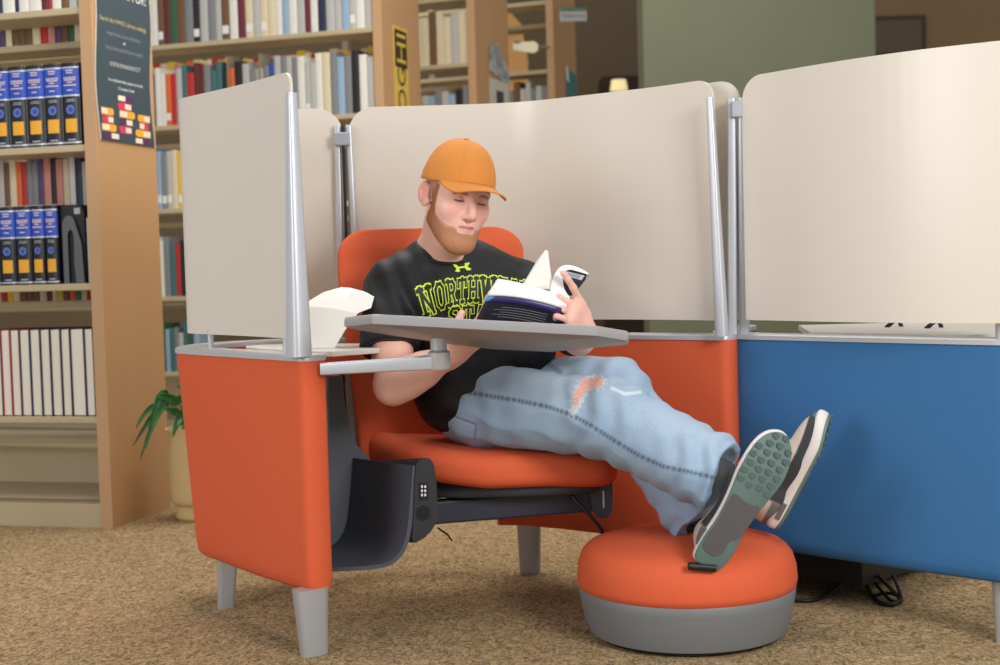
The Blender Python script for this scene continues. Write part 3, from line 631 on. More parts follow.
# corner worksurface, with arm and swivel tablet
ws = smooth_poly([V(-.425, 3.325, .70), V(-.37, 3.365, .70), P(401, 351, 3.47)*V(1, 1, 0)+V(0, 0, .70), P(401, 351, 3.47)*V(1, 1, 0)+V(0, 0, .70), V(-.255, 3.53, .70), V(-.30, 3.60, .70), V(-.50, 3.72, .70), V(-.74, 3.70, .70)], 2)
bevel(MB().prism([V(p[0], p[1], .703) for p in ws], (0, 0, .014)).build('worksurface', WSURF, UL), .004)
a0 = P(321, 369, 3.27); a1 = P(447, 361.5, 3.2); dx = nrm(a1-a0); hz = V(0, 0, 1)
arm = MB(); arm.rings([[a0+(a1-a0)*s_+V(0, 1, 0)*.018*np.sign(math.cos(a))*abs(math.cos(a))**.25+hz*hh_*np.sign(math.sin(a))*abs(math.sin(a))**.25 for a in np.linspace(0, 2*math.pi, 32, endpoint=False)] for s_, hh_ in ((0, .014), (.5, .015), (.93, .017))])
ar = arm.build('tablet_arm', ALU, UL, True, 50)
pv = P(439, 362, 3.2); pv = V(pv[0], pv[1]+.01, a1[2])
MB().rings(lathe(V(pv[0], pv[1], pv[2]-.019), [(.010, 0), (.024, .001), (.026, .005), (.026, .040), (.019, .046), (.019, .075), (.005, .08)], 28)).build('swivel_cup', ALU, UL, True, 40)
TZ = lambda x, y: .764-.09*x-.18*(y-3.1)
tp = [P(344, 322, 3.10), P(372, 320, 3.02), P(598, 330, 2.99), P(628, 336, 3.04), P(629, 339, 3.10), P(575, 345, 3.26), P(553, 352, 3.33), P(490, 352, 3.35), P(450, 345, 3.30), P(360, 333, 3.14)]
tp = smooth_poly([V(p[0], p[1], 0) for p in tp for _ in (0, 1)], 2)
tn = nrm(V(.09, .18, 1)); rs = []
cxy = sum(tp)/len(tp)
for off, ins in ((-.012, .010), (-.0095, .002), (0, 0), (.0095, .001), (.012, .004)):
    rs.append([(lambda q: V(q[0], q[1], TZ(q[0], q[1]))+tn*off)(p-nrm(p-cxy)*ins) for p in tp])
MB().rings(rs).build('tablet', TABL, UL, True, 50)
hub = V(pv[0], pv[1], TZ(pv[0], pv[1])-.012)
# storage bin under the worksurface ----------------------------------------------
e = V(-.178, .31, 0)
fr_ = [P(327, 572, 3.35), P(372, 570, 3.35), P(392, 566, 3.35), P(405, 553, 3.35), P(411, 535, 3.35), P(414, 505, 3.35), P(417, 466, 3.35)]
fr_ = smooth_poly([V(p[0], 3.35, p[2]) for p in fr_], 2, False)
def bshell(prof, th):
    mb = MB(); n = len(prof); pr = np.array(prof); tg = np.gradient(pr, axis=0); tg /= np.linalg.norm(tg, axis=1)[:, None]; nn = np.stack([-tg[:, 2], 0*tg[:, 0], tg[:, 0]], 1)
    loop = list(pr)+list((pr+nn*th)[::-1]); mb.prism(loop, e+V(0, 0, -.02)); return mb
BIN = mat('bin_plastic', (72, 77, 88), .5)
b_ = bshell(fr_, .010).build('storage_bin', BIN, UL, True, 40)
bk = [(326, 376), (342, 376), (344, 400), (349, 428), (357, 446), (371, 462), (371, 520), (371, 548), (326, 548)]
MB().prism([P(a, b, 3.665) for a, b in bk], (0, .012, 0)).build('bin_back', MIDGREY, b_)
MB().prism([P(326, 376, 3.5)+V(0, 0, 0), P(326, 376, 3.66), P(326, 548, 3.66), P(326, 560, 3.5)], (.006, 0, 0)).build('bin_side', MIDGREY, b_)
pcx = [(415.5, 466), (419, 460), (426, 457), (432, 460), (435, 468), (437, 490), (438, 520), (428, 536), (412, 545), (413.5, 520)]
pw = MB().prism([P(a, b, 3.345) for a, b in smooth_poly([V(*q) for q in pcx], 1)], e*.95+V(0, 0, -.047)).build('power_column', mat('column_plastic', (40, 42, 48), .5), UL, True, 40)
MB().box(P(419, 500, 3.343), (.022, 0, 0), (0, .003, 0), (0, 0, .042)).build('outlet', BLACK, pw)
for ix in range(2):
    for iz in range(3):
        MB().box(P(421.2+ix*3.2, 496.3-iz*4.2, 3.340), (.0042, 0, 0), (0, .002, 0), (0, 0, .006)).build('outlet_slot', mat('slot_white', (220, 222, 224), .5), pw)
c_ = P(423, 513, 3.342); MB().rings([[c_+V(math.cos(a)*r, -o_, math.sin(a)*r*1.15) for a in np.linspace(0, 2*math.pi, 20, endpoint=False)] for r, o_ in ((.015, 0), (.014, .004), (.009, .004), (.008, .001))]).build('switch', BLACK, pw)
# seat shell strips beside the backrest
st = [(344, 374), (352, 374), (357, 412), (366, 440), (379, 458), (379, 470), (366, 466), (353, 446), (347, 415)]
MB().prism([P(a, b, 3.72) for a, b in smooth_poly([V(*q) for q in st], 1)], (0, .03, 0)).build('seat_shell_edge', BEIGEGR, UL, True, 40)
st = [(338, 374), (345, 374), (349, 415), (355, 446), (366, 464), (360, 470), (347, 446), (341, 415)]
MB().prism([P(a, b, 3.735) for a, b in smooth_poly([V(*q) for q in st], 1)], (0, .03, 0)).build('seat_shell_edge', BLACK, UL, True, 40)
# seat, backrest, beam
def pillow(poly, z0, z1, m, name, parent, r=.035, dome=.02, zf=None):
    poly = [V(p[0], p[1], 0) for p in smooth_poly([V(*q) for q in poly], 3)]; c = sum(poly)/len(poly); rs = []; h = z1-z0
    for a in np.linspace(0, math.pi/2, 6): rs.append((r*(1-math.sin(a)), z0+r*.8*(1-math.cos(a))))
    for a in np.linspace(0, math.pi/2, 7): rs.append((r*(1-math.cos(a)), z1-r*.9+r*.9*math.sin(a)))
    R_ = []
    for ins, z in rs: R_.append([V(p[0], p[1], z+(zf(p) if zf else 0))-nrm(p-c)*ins for p in poly])
    for k in (.75, .5, .25, .05): R_.append([V(c[0]+(p[0]-c[0])*k, c[1]+(p[1]-c[1])*k, z1+dome*(1-k*k)+(zf(c+(p-c)*k) if zf else 0)) for p in poly])
    return MB().rings(R_).build(name, m, parent, True, 60)
seatz = lambda p: .036*max(0, (-p[0]-.05)/.3)-.012*max(0, (p[0]-.15)/.15)
pillow([(-.45, 3.88), (-.32, 3.62), (-.21, 3.50), (-.05, 3.465), (.17, 3.49), (.285, 3.53), (.30, 3.62), (.24, 3.86), (.0, 3.9)], .345, .435, ORANGE, 'seat_cushion', UL, .04, .006, seatz)
pillow([(-.36, 3.86), (-.27, 3.66), (-.18, 3.545), (.0, 3.52), (.2, 3.54), (.27, 3.6), (.22, 3.84)], .315, .355, DKGREY, 'seat_pan', UL, .02, 0)
bkf = Field(); tb = nrm(V(.95, .30, 0)); nb_ = V(tb[1], -tb[0], 0)   # width axis and facing
bc = V(-.222, 3.86, 0); upb = nrm(V(.06, .10, 1))
rows = [(.38, .20, .02), (.50, .21, 0), (.62, .225, 0), (.75, .245, 0), (.86, .262, 0), (.92, .265, 0)]+[(.945+.075*math.sin(a), .265-.085*(1-math.cos(a)), 0) for a in np.linspace(.1, math.pi/2, 9)]
rs = []
for z, hw, _ in rows:
    cc = bc+upb*(z-.55)/upb[2]*1.; cc = V(cc[0]+.03*(1-(z-.38)/.6), cc[1]-.05+(.055*max(0, (z-.6)/.4)), z)
    tt = .03 if z < .97 else .03-(z-.97)*.28; ring = []
    for a in np.linspace(0, 2*math.pi, 48, endpoint=False):
        ca, sa = math.cos(a), math.sin(a); x = hw*np.sign(ca)*abs(ca)**.45; y = tt*np.sign(sa)*abs(sa)**.7
        ring.append(cc+tb*x-nb_*y*-1+nb_*(.045*(x/.25)**2))
    rs.append(ring)
MB().rings(rs).build('backrest', ORANGE, UL, True, 60)
bm = [P(433, 502, 3.56), P(606, 487, 3.62), P(606, 511, 3.62), P(433, 525, 3.56)]
bevel(MB().prism(bm, (0, .05, 0)).build('seat_beam', mat('beam_navy', (44, 50, 66), .45), UL), .006)
bh = smooth_poly([P(588, 482, 3.60), P(612, 476, 3.60), P(613, 500, 3.6), P(611, 516, 3.60), P(603, 519, 3.60), P(594, 515, 3.6), P(590, 500, 3.6)], 1)
MB().prism(bh, (0, .07, 0)).build('beam_end', DKGREY, UL, True, 40)
MB().box(P(603, 508, 3.597), (.004, 0, 0), (0, .004, 0), (0, 0, .045)).build('beam_pin', ALU, UL)
MB().box(P(425, 500, 3.62), (X(600, 3.62)-X(425, 3.62), .03, .035), (0, .1, 0), (0, 0, .03)).build('under_frame', BLACK, UL)
MB().tube([P(566, 487, 3.58), P(575, 500, 3.56), P(590, 515, 3.55), P(602, 530, 3.56), V(P(606, 545, 3.6)[0], 3.6, .02), V(.40, 3.72, .006)], .005, 8).build('power_cable', BLACK, UL, True)
MB().tube([P(438, 528, 3.6), P(448, 535, 3.55), P(452, 541, 3.55)], .0025, 6).build('cable_tail', BLACK, UL, True)

# ================================================================== NEIGHBOUR LOUNGE (blue)
BL = thing('lounge_booth', 'blue reading booth with cream screen at right, cropped by the edge', 'booth', V(1.0, 3.6, 0))
d0 = V(.635, 3.672); 
PLB = sm([(.72, 4.1), (.655, 3.95), (.622, 3.82), (.625, 3.73), (.66, 3.655), (.76, 3.555), (.92, 3.39), (1.155, 3.165)])
wall(PLB, .152, .70, .07, BLUE, 'side_panel', BL); strip(PLB, .70, .714, .078, TRIM, 'top_trim', BL)
SB = sm([(X(744.5, 3.62), 3.60), (.70, 3.53), (.79, 3.40), (.90, 3.27), (1.02, 3.165), (1.15, 3.08)])
screen(SB, ZS0, ZS1, .008, BL, .065, .03)
screen(sm([(.46, 3.86), (.53, 3.75), (.60, 3.675), (X(742, 3.66), 3.64)]), ZS0, ZS1, .008, BL, 0, .06, name='rear_screen')
px_ = X(740, 3.62)
for dx, dy in ((-.014, .0), (.012, -.01)): post(V(px_+dx*1.1, 3.66+dy, .712), V(px_+dx, 3.62+dy, 1.325), .028, .021, .03, .022, (1, -.2), BL)
bevel(MB().box((px_-.018, 3.595, 1.275), (.030, 0, 0), (0, .02, 0), (0, 0, .042)).build('screen_clip', CLIP, BL), .004)
post(V(X(1008, 3.15), 3.15, .712), V(X(1013, 3.15), 3.15, 1.325), .055, .024, .05, .022, (.75, -.65), BL)
leg((X(1006, 3.2), 3.2), .075, .06, .05, .04, (.8, -.6), BL)
MB().prism([V(.80, 3.58, .703), V(1.10, 3.27, .703), V(1.5, 3.3, .703), V(1.5, 3.9, .703), V(.85, 3.95, .703)], (0, 0, .014)).build('worksurface', WSURF, BL)
MB().prism([V(.70, 3.80, .045), V(.93, 3.60, .045), V(1.25, 3.9, .045), V(1.1, 4.2, .045), V(.72, 4.05, .045)], (0, 0, .11)).build('seat_base', BLACK, BL)
for a, b in ((885, 3.7), (925, 3.6)):
    MB().tube([V(X(a, b), b, .716), V(X(a, b)+.03, b, .74), V(X(a, b)+.05, b+.03, .718)], .006, 6).build('surface_cable', BLACK, BL, True)
cb = thing('power_cord', 'bundled black power cords on the carpet beneath the blue booth', 'cord', V(P(860, 595, 3.6)[0], 3.5, 0))
def fl(px, py, h=.006):
    d = 3.5
    for _ in range(20): d = d+(P(px, py, d)[2]-h)*2.5
    return P(px, py, d)
MB().tube(smooth_poly([fl(792, 600), fl(815, 601), fl(832, 592), fl(845, 582), fl(856, 570)], 2, False), .006, 8).build('cord', BLACK, cb, True)
MB().tube(smooth_poly([fl(856, 570, .05), fl(866, 585), fl(875, 601), fl(890, 606), fl(902, 600), fl(892, 590, .03), fl(878, 576, .06)], 2, False), .0055, 8).build('cord', BLACK, cb, True)
MB().tube(smooth_poly([fl(868, 572, .06), fl(880, 590, .02), fl(893, 603), fl(903, 602), fl(899, 590, .03), fl(893, 574, .07)], 2, False), .005, 8).build('cord', BLACK, cb, True)
MB().tube(smooth_poly([fl(874, 596), fl(888, 592, .02), fl(900, 597, .01)], 2, False), .0045, 8).build('cord', BLACK, cb, True)

# ================================================================== OTTOMAN
oc = V(.440, 3.372, 0)
OT = thing('ottoman', 'round orange and grey ottoman with the man\'s crossed feet on it', 'ottoman', oc)
MB().rings(lathe(oc, [(.20, 0), (.225, .004), (.235, .010)], 64)).build('foot_ring', BLACK, OT, True, 40)
MB().rings(lathe(oc, [(.228, .008), (.240, .014), (.253, .05), (.262, .10), (.2645, .12), (.262, .124)], 64)).build('base', OTTG, OT, True, 40)
MB().rings(lathe(oc, [(.255, .120), (.2645, .124), (.268, .14), (.265, .175), (.257, .20), (.247, .213), (.236, .222), (.2, .233), (.14, .242), (.08, .246), (.02, .247)], 64)).build('cushion', ORANGE, OT, True, 60)
q1 = P(688, 566, 3.108); q2 = P(716, 568, 3.108)
MB().tube([q1, q1*.97+q2*.03, q2], [.007, .0095, .0095], 12).build('pull_tab', BLACK, OT, True, 40)
MB().box(P(678, 610.5, 3.149), (.035, 0, 0), (0, .004, 0), (0, 0, .004)).build('seam_clip', ALU, OT)

# ================================================================== NAPKIN
nk = [[P(305, 352, 3.50), P(335, 352, 3.47), P(336, 350, 3.56), P(304, 350, 3.60)],
      [P(304, 325, 3.49), P(345, 330, 3.45), P(346, 329, 3.53), P(304, 323, 3.58)],
      [P(304, 306, 3.49), P(358, 313, 3.45), P(360, 311, 3.52), P(305, 303, 3.56)],
      [P(322, 294, 3.50), P(371, 308, 3.46), P(373, 304, 3.51), P(324, 292, 3.55)],
      [P(331, 290, 3.51), P(374, 297, 3.47), P(375, 296, 3.50), P(334, 289, 3.54)],
      [P(340, 287.5, 3.52), P(362, 291, 3.49), P(363, 291, 3.50), P(342, 287, 3.53)]]
nk = [[r[0], r[0]*.5+r[1]*.5+V(0, -.010, .004), r[1], r[1]*.5+r[2]*.5, r[2], r[2]*.5+r[3]*.5, r[3], r[3]*.5+r[0]*.5] for r in nk]
for r in nk[0:1]:
    for p in r: p[2] = .7175
o = MB().rings(nk).build('paper_napkin', NAPK, None, True, 22)
tag(o, 'folded white paper napkin standing on the corner worksurface behind the silver post', 'napkin')

# ================================================================== PERSON
hipR = P(488, 405, 3.60); kneeR = P(612, 419, 3.36); ankR = P(722, 477, 3.22)
hipL = P(512, 396, 3.70); kneeL = P(614, 392, 3.53); ankL = P(707, 517, 3.37)
shR = P(391, 283, 3.56); shL = P(524, 287, 3.68); elR = P(393, 386, 3.43); wrR = P(456, 352, 3.36)
elL = P(579, 339, 3.47); wrL = P(584, 332, 3.31)
HQ = np.array([[.872422, .424760, .241782], [.465124, -.873494, -.143761], [-.150131, -.237879, .959622]])   # head axes: left, forward, up
HO = P(455.2, 198.2, 3.5)
H = lambda x, y, z: HO+HQ@V(x, y, z)
PER = thing('person', 'man in orange cap, black shirt and ripped jeans reading in the orange booth, feet up', 'person', V(float(hipR[0]), 3.64, .42))
def local(R_, c): return lambda p: (p-c)@R_
def head(fd, g=0):
    e = lambda c, r, k=.015, mode='u': fd.ell(H(*c), V(*r)+g, HQ, k, mode)
    cp = lambda a, b, ra, rb, k=.012, mode='u': fd.cap(H(*a), H(*b), ra+g, rb+g, k, mode)
    e((0, -.012, .045), (.074, .095, .088)); e((0, .035, -.005), (.064, .058, .085), .03)
    e((0, .045, -.06), (.052, .045, .055), .03)
    cp((-.052, .005, -.055), (-.018, .071, -.097), .016, .017, .03); cp((.052, .005, -.055), (.018, .071, -.097), .016, .017, .03)
    e((0, .079, -.099), (.022, .018, .018), .03)
    e((-.042, .063, -.018), (.022, .022, .022), .03); e((.042, .063, -.018), (.022, .022, .022), .03)
    cp((-.046, .074, .030), (-.012, .092, .034), .008, .009, .02); cp((.046, .074, .030), (.012, .092, .034), .008, .009, .02)
    e((0, .078, -.055), (.028, .022, .026), .02)
    for s_ in (-1, 1):
        fd.ell(H(s_*.030, .102, .012), V(.017, .014, .012), HQ, .016, 's')
        fd.ell(H(s_*.031, .0765, .0115), V(.0145, .0135, .0115)+g, HQ, .005)       # lidded eyeball
        cp((s_*.020, .088, .0045), (s_*.042, .082, .0055), .0025, .0025, .006)   # lower lid
        e((s_*.013, .100, -.029), (.0075, .010, .0075), .008)
        fd.ell(H(s_*.082, -.014, .002), V(.0065, .0175, .029)+g, HQ@Rz(s_*.5), .006)
        cp((s_*.074, .003, -.018), (s_*.078, -.004, -.028), .006, .006, .008)
        fd.ell(H(s_*.0905, -.010, .003), V(.0065, .0095, .017), HQ@Rz(s_*.5), .003, 's')
        fd.cap(H(s_*.0085, .106, -.0385), H(s_*.009, .100, -.036), .0028, .0028, .004, 's')
    cp((0, .090, .026), (0, .114, -.020), .0085, .0100, .014); e((0, .113, -.027), (.0105, .0105, .009), .008)
    cp((-.021, .089, -.0535), (0, .0995, -.051), .0040, .0058, .005); cp((.021, .089, -.0535), (0, .0995, -.051), .0040, .0058, .005)
    cp((-.018, .089, -.0590), (0, .0965, -.0620), .0040, .0062, .005); cp((.018, .089, -.0590), (0, .0965, -.0625), .0044, .0068, .005)
    fd.cap(H(-.02, .098, -.0565), H(0, .1065, -.0568), .0018, .0022, .004, 's'); fd.cap(H(.02, .098, -.0565), H(0, .1065, -.0568), .0018, .0022, .004, 's')
    fd.cap(H(0, .104, -.042), H(0, .103, -.046), .003, .003, .006, 's')
nkT = H(0, -.025, -.05); nkB = P(441, 258, 3.60)
tR = nrm(shL-shR); tR[2] *= .3; tR = nrm(tR); tF = nrm(V(tR[1], -tR[0], -.08)); tU = np.cross(tR, -tF); tU = nrm(tU)
if tU[2] < 0: tU = -tU
TQ = np.stack([tR, tF, tU], 1)
chest = P(456, 310, 3.635); belly = P(468, 372, 3.64)
def torso(fd, g=0, k=.05):
    fd.ell(chest, V(.175, .118, .175)+g, TQ, k); fd.ell(chest+tU*.055+tF*.01, V(.165, .105, .11)+g, TQ, k)
    fd.cap(shR+V(.045, 0, -.015), shL+V(-.035, 0, -.01), .058+g, .064+g, k)
    fd.cap(nkB+V(0, 0, .0), shR, .060+g, .050+g, k); fd.cap(nkB+V(0, 0, .0), shL, .060+g, .050+g, k)
    fd.ell(belly, V(.150, .118, .16)+g, TQ, k)
    for s_ in (-1, 1): fd.ell(chest+tU*.045+tR*s_*.075+tF*.065, V(.08, .05, .06)+g, TQ, .04)     # chest muscles
def finger(fd, base, d, n, L, curl, r=.0092):
    # d = direction, n = bending direction (palm side)
    p = np.array(base, float); a = 0; r0 = r
    for i, (l, c) in enumerate(zip(L, curl)):
        a += c; q = p+l*(math.cos(a)*d+math.sin(a)*n); fd.cap(p, q, r0, r0*.92, .004); p = q; r0 *= .92
def hand(fd, wr, d, n, th, curls, spread=.09, thumb=(.9, .35, .25)):
    d = nrm(d); n = nrm(n-d*np.dot(n, d)); s_ = nrm(np.cross(d, n)); s_ = s_*(1 if np.dot(s_, th) > 0 else -1)     # s_ towards the thumb
    Q = np.stack([d, s_, n], 1)
    fd.ell(wr+d*.05, (.052, .041, .0165), Q, .02); fd.ell(wr+d*.072, (.026, .043, .0145), Q, .015); fd.ell(wr+d*.035+s_*.022+n*.006, (.035, .020, .018), Q, .015)
    fd.cap(wr-d*.02, wr+d*.03, .026, .024, .02)
    for i, (off, Lm) in enumerate(((.031, 1.0), (.0105, 1.1), (-.010, 1.02), (-.030, .80))):
        b = wr+d*(.088-abs(off-.005)*.18)+s_*off; dd = nrm(d+s_*(off*spread*30))
        finger(fd, b, dd, n, (.040*Lm, .027*Lm, .021*Lm), curls[i], .0093 if i < 3 else .0082)
    b = wr+d*.030+s_*.034+n*.006; a, bb, cc = thumb
    t1 = nrm(d*a+s_*bb+n*cc); t2 = nrm(d*(a+.2)+s_*(bb-.3)+n*(cc+.1)); fd.cap(b, b+t1*.038, .0135, .0108, .012); fd.cap(b+t1*.038, b+t1*.038+t2*.030, .0108, .0090, .004)
S = Field(); head(S)
S.cap(nkT, nkB, .056, .060, .03); S.cap(H(0, .03, -.10), nkB+tF*.03, .025, .04, .03)
torso(S, -.014)
S.cap(shR, elR, .048, .043, .03); S.cap(shR*.6+elR*.4, shR*.3+elR*.7, .047, .046, .03); S.cap(elR, wrR, .047, .028, .02); S.cap(elR*.75+wrR*.25, elR*.55+wrR*.45, .047, .042, .03)
S.cap(shL, elL, .050, .037, .03); S.cap(elL, wrL, .038, .027, .02)
hand(S, wrR+V(.0, 0, .0), P(482, 330, 3.325)-wrR, V(.3, .2, .9), V(-.3, -.6, .7), [(.1, .45, .3)]*4, thumb=(.9, .5, .4))
hand(S, wrL, P(570, 301, 3.232)-wrL, V(-.55, .8, -.25), V(.5, .2, .4), [(.10, .15, .1), (1.0, 1.1, .7), (1.2, 1.2, .8), (1.3, 1.2, .8)], thumb=(.5, -.2, .9))
S.ell(P(488, 402, 3.64), V(.13, .11, .12), TQ, .05)
for a, b, c, r in ((hipR, kneeR, ankR, .085), (hipL, kneeL, ankL, .085)): S.cap(a, b, r, .058, .03); S.cap(b, c, .055, .036, .03)
sh1o = P(707, 569, 3.10); sh2o = P(780, 530, 3.36)
F1 = nrm(P(780, 449, 3.07)-sh1o); F2 = nrm(P(834, 428, 3.31)-sh2o)
U1 = V(.0, .96, .14); U1 = nrm(U1-F1*(U1@F1)); U2 = V(-.84, .25, .25); U2 = nrm(U2-F2*(U2@F2))
S.cap(ankR, sh1o+F1*.06+U1*.085, .036, .034, .02)
S.cap(ankL, sh2o+F2*.055+U2*.075, .036, .032, .02)
v, q = S.surface(.0026); v, q = biggest(v, q); v = relax(v, q, 1, .35)
body = mesh('body', v, q, mat('skin', (255, 255, 255), .48, vcol=True, noise=.05, nscale=90, bump=.15, bscale=500, spec=.35), PER, True)
hl = (v-HO)@HQ; ishead = (np.linalg.norm(hl-V(0, .02, 0), axis=1) < .22)
C = np.tile(L3((236, 186, 170)), (len(v), 1))
def blend(C, w, c): w = (np.clip(w, 0, 1)*ishead)[:, None]; return C*(1-w)+L3(c)*w
x, y, z = hl.T; ax = np.abs(x)
C = blend(C, .45*np.exp(-((ax-.040)**2+(y-.08)**2+(z+.025)**2)/.018**2), (226, 140, 126))
C = blend(C, .35*np.exp(-((ax)**2+(y-.118)**2+(z+.028)**2)/.014**2), (222, 132, 120))
C = blend(C, .42*sst((ax-.074)/.008)*(np.abs(y+.012) < .03), (232, 128, 122))
lip = sst((1.1-np.sqrt((x/.024)**2+((z+.0572)/.0085)**2))/.35)*sst((y-.080)/.004)
C = blend(C, .6*lip, (208, 130, 122))
C = blend(C, .75*lip*sst((.0022-np.abs(z+.0562))/.0014), (138, 76, 72))
ex = ax-.031
C = blend(C, .15*np.exp(-(ex**2/.02**2+(z-.012)**2/.011**2))*(y > .05), (196, 130, 120))
sk_ = (np.minimum(np.linalg.norm(v-ankR, axis=1), np.linalg.norm(v-ankL, axis=1)) < .25) & (v[:, 0] > .3); C[sk_] = L3((98, 102, 106))
lash = sst((.0140-np.abs(ex))/.004)*sst((.0030-np.abs(z-(.0055+.9*ex**2*10)))/.0014)*(y > .055)
C = blend(C, .9*lash, (66, 46, 42))
brow = sst((.020-np.abs(ax-.031))/.006)*sst((.0048-np.abs(z-(.0265-14*(ax-.028)**2)))/.0025)*(y > .05)
C = blend(C, .85*brow, (140, 96, 76))
hair = np.maximum(sst((-.005-y)/.012)*sst((z+.035+.0*y)/.015), sst((ax-.055)/.008)*sst((.035-y)/.008)*sst((z-.0)/.012))
hair = hair*(1-sst((ax-.073)/.003)*(np.abs(y+.01) < .026))
C = blend(C, .65*hair, (150, 100, 72))
setcol(body, C)
# beard: a thin furry layer over jaw, cheeks and chin
BRD = Field(); HB = Field(); head(HB)
def region(p):
    l_ = (p-HO)@HQ; x, y, z = l_.T; a = np.abs(x)
    top = -.050+.62*(.078-np.clip(y, -.02, .078))*1.0       # upper edge climbs towards the sideburn
    r = sst((top+.010-z)/.034)
    r = np.maximum(r, sst((.022-np.abs(y-.024))/.009)*sst((.045-z)/.02)*sst((a-.045)/.01)*sst((z+.06)/.01))
    r = r*sst((y+.002)/.010)                                 # not behind the ear
    r = r*(1-sst((.026-a)/.008)*sst((z+.074)/.008)*sst((y-.06)/.01))    # lips stay clear
    r = r*sst((z+.150)/.01)*sst((.074-a)/.004)
    must = 0
    return np.maximum(r, must)
def bfn(p):
    l_ = (p-HO)@HQ; d = HB.ev(p); r = region(p); chin = sst((-.075-l_[:, 2])/.04)*sst((l_[:, 1]-.02)/.05)
    n_ = sines(p, 420, 3, 5)*.0007
    return np.maximum(d-(r*(.0038+.0026*chin+n_*1.0)-.0022), -(d+.006))
BRD.custom(bfn, H(0, .03, -.06), .13)
BRD.ops.append(('i', lambda p: np.where(region(p) > .02, -1., .004), 0, HO, 1))
v, q = BRD.surface(.0022, bounds=(HO-.16, HO+.16))
bo = mesh('beard', v, q, mat('beard_hair', (255, 255, 255), .8, vcol=True, noise=.22, nscale=260, bump=.7, bscale=700, spec=.2), PER, True, label='short reddish blond beard')
bl_ = (v-HO)@HQ; w = sst((bl_[:, 1]-.0)/.10)[:, None]; k_ = sst((-bl_[:, 2]-.085)/.03)[:, None]
w2 = (1-sst((region(v)-.3)/.7))[:, None]
cc = L3((150, 96, 66))*(1-w)+L3((190, 136, 104))*w; cc = cc*(1-.25*k_)+L3((176, 120, 66))*.25*k_; cc = cc*(1-.75*w2)+L3((232, 182, 164))*.75*w2
setcol(bo, cc)
# cap -------------------------------------------------------------------------------
CAPM = mat('cap_cotton', (212, 136, 60), .85, bump=.3, bscale=900, noise=.04, nscale=50)
rows = []; NC = 60
def crown(ph, t):     # ph around, t 0 rim .. 1 top
    a = t*math.pi/2; s_, c_ = math.sin(ph), math.cos(ph); fr = max(0, c_)
    rx, ry = .088, (.116 if c_ > 0 else .106); zc = .034+.010*c_+.008*c_*c_
    w_ = math.cos(a)**.80 if t < 1 else 0
    z = zc+(.146-zc)*math.sin(a)**1.15+.004*math.sin(a*2)*fr
    gro = 1-.0035*(abs(math.sin(ph*3))**.25 < .55)
    return (rx*s_*w_*gro, -.006+ry*c_*w_*gro, z)
for t_ in list(np.linspace(0, .94, 18))+[.985]: rows.append([H(*crown(2*math.pi*j/NC, t_)) for j in range(NC)])
v = [p for r in rows for p in r]+[H(0, -.006, .1485)]
f = [(i*NC+j, i*NC+(j+1) % NC, (i+1)*NC+(j+1) % NC, (i+1)*NC+j) for i in range(len(rows)-1) for j in range(NC)]+[((len(rows)-1)*NC+j, (len(rows)-1)*NC+(j+1) % NC, len(v)-1) for j in range(NC)]
cp_ = mesh('cap', v, f, CAPM, PER, True, label='plain orange baseball cap'); so = cp_.modifiers.new('s', 'SOLIDIFY'); so.thickness = .003; so.offset = 0
NB_, NR = 28, 8; v = []
for i in range(NB_+1):
    ph = math.radians(-60+122*i/NB_); x0, y0, z0 = crown(ph, 0.0); c_ = math.cos(ph*90/62)
    ext = (.084+.034*math.sin(ph))*max(0, c_)**.5
    for j in range(NR+1):
        s_ = j/NR; x_ = x0*(1+.02*s_); y_ = y0+ext*s_; z_ = z0+.003-ext*s_*.04-(5.6*x_**2+30*x_**4)*(1 if x_ < 0 else .72)*s_**.8*min(1, max(0, c_)*1.8+.05)
        v.append(H(x_, y_, z_))
f = [(i*(NR+1)+j, i*(NR+1)+j+1, (i+1)*(NR+1)+j+1, (i+1)*(NR+1)+j) for i in range(NB_) for j in range(NR)]
o = mesh('brim', v, f, CAPM, cp_, True); so = o.modifiers.new('s', 'SOLIDIFY'); so.thickness = .004; so.offset = 0
MB().rings([[H(.007*r*math.cos(a), -.006+.007*r*math.sin(a), z) for a in np.linspace(0, 2*math.pi, 14, endpoint=False)] for r, z in ((1, .147), (.95, .1505), (.5, .152), (.1, .1523))]).build('button', CAPM, cp_, True)
sm_ = MB()
for k in range(6):
    ph = math.pi/6+k*math.pi/3
    sm_.tube([np.array(H(*crown(ph, t_)))+0*1 for t_ in np.linspace(.02, .97, 14)], .0026, 6)
sm_.build('panel_seam', CAPM, cp_, True)
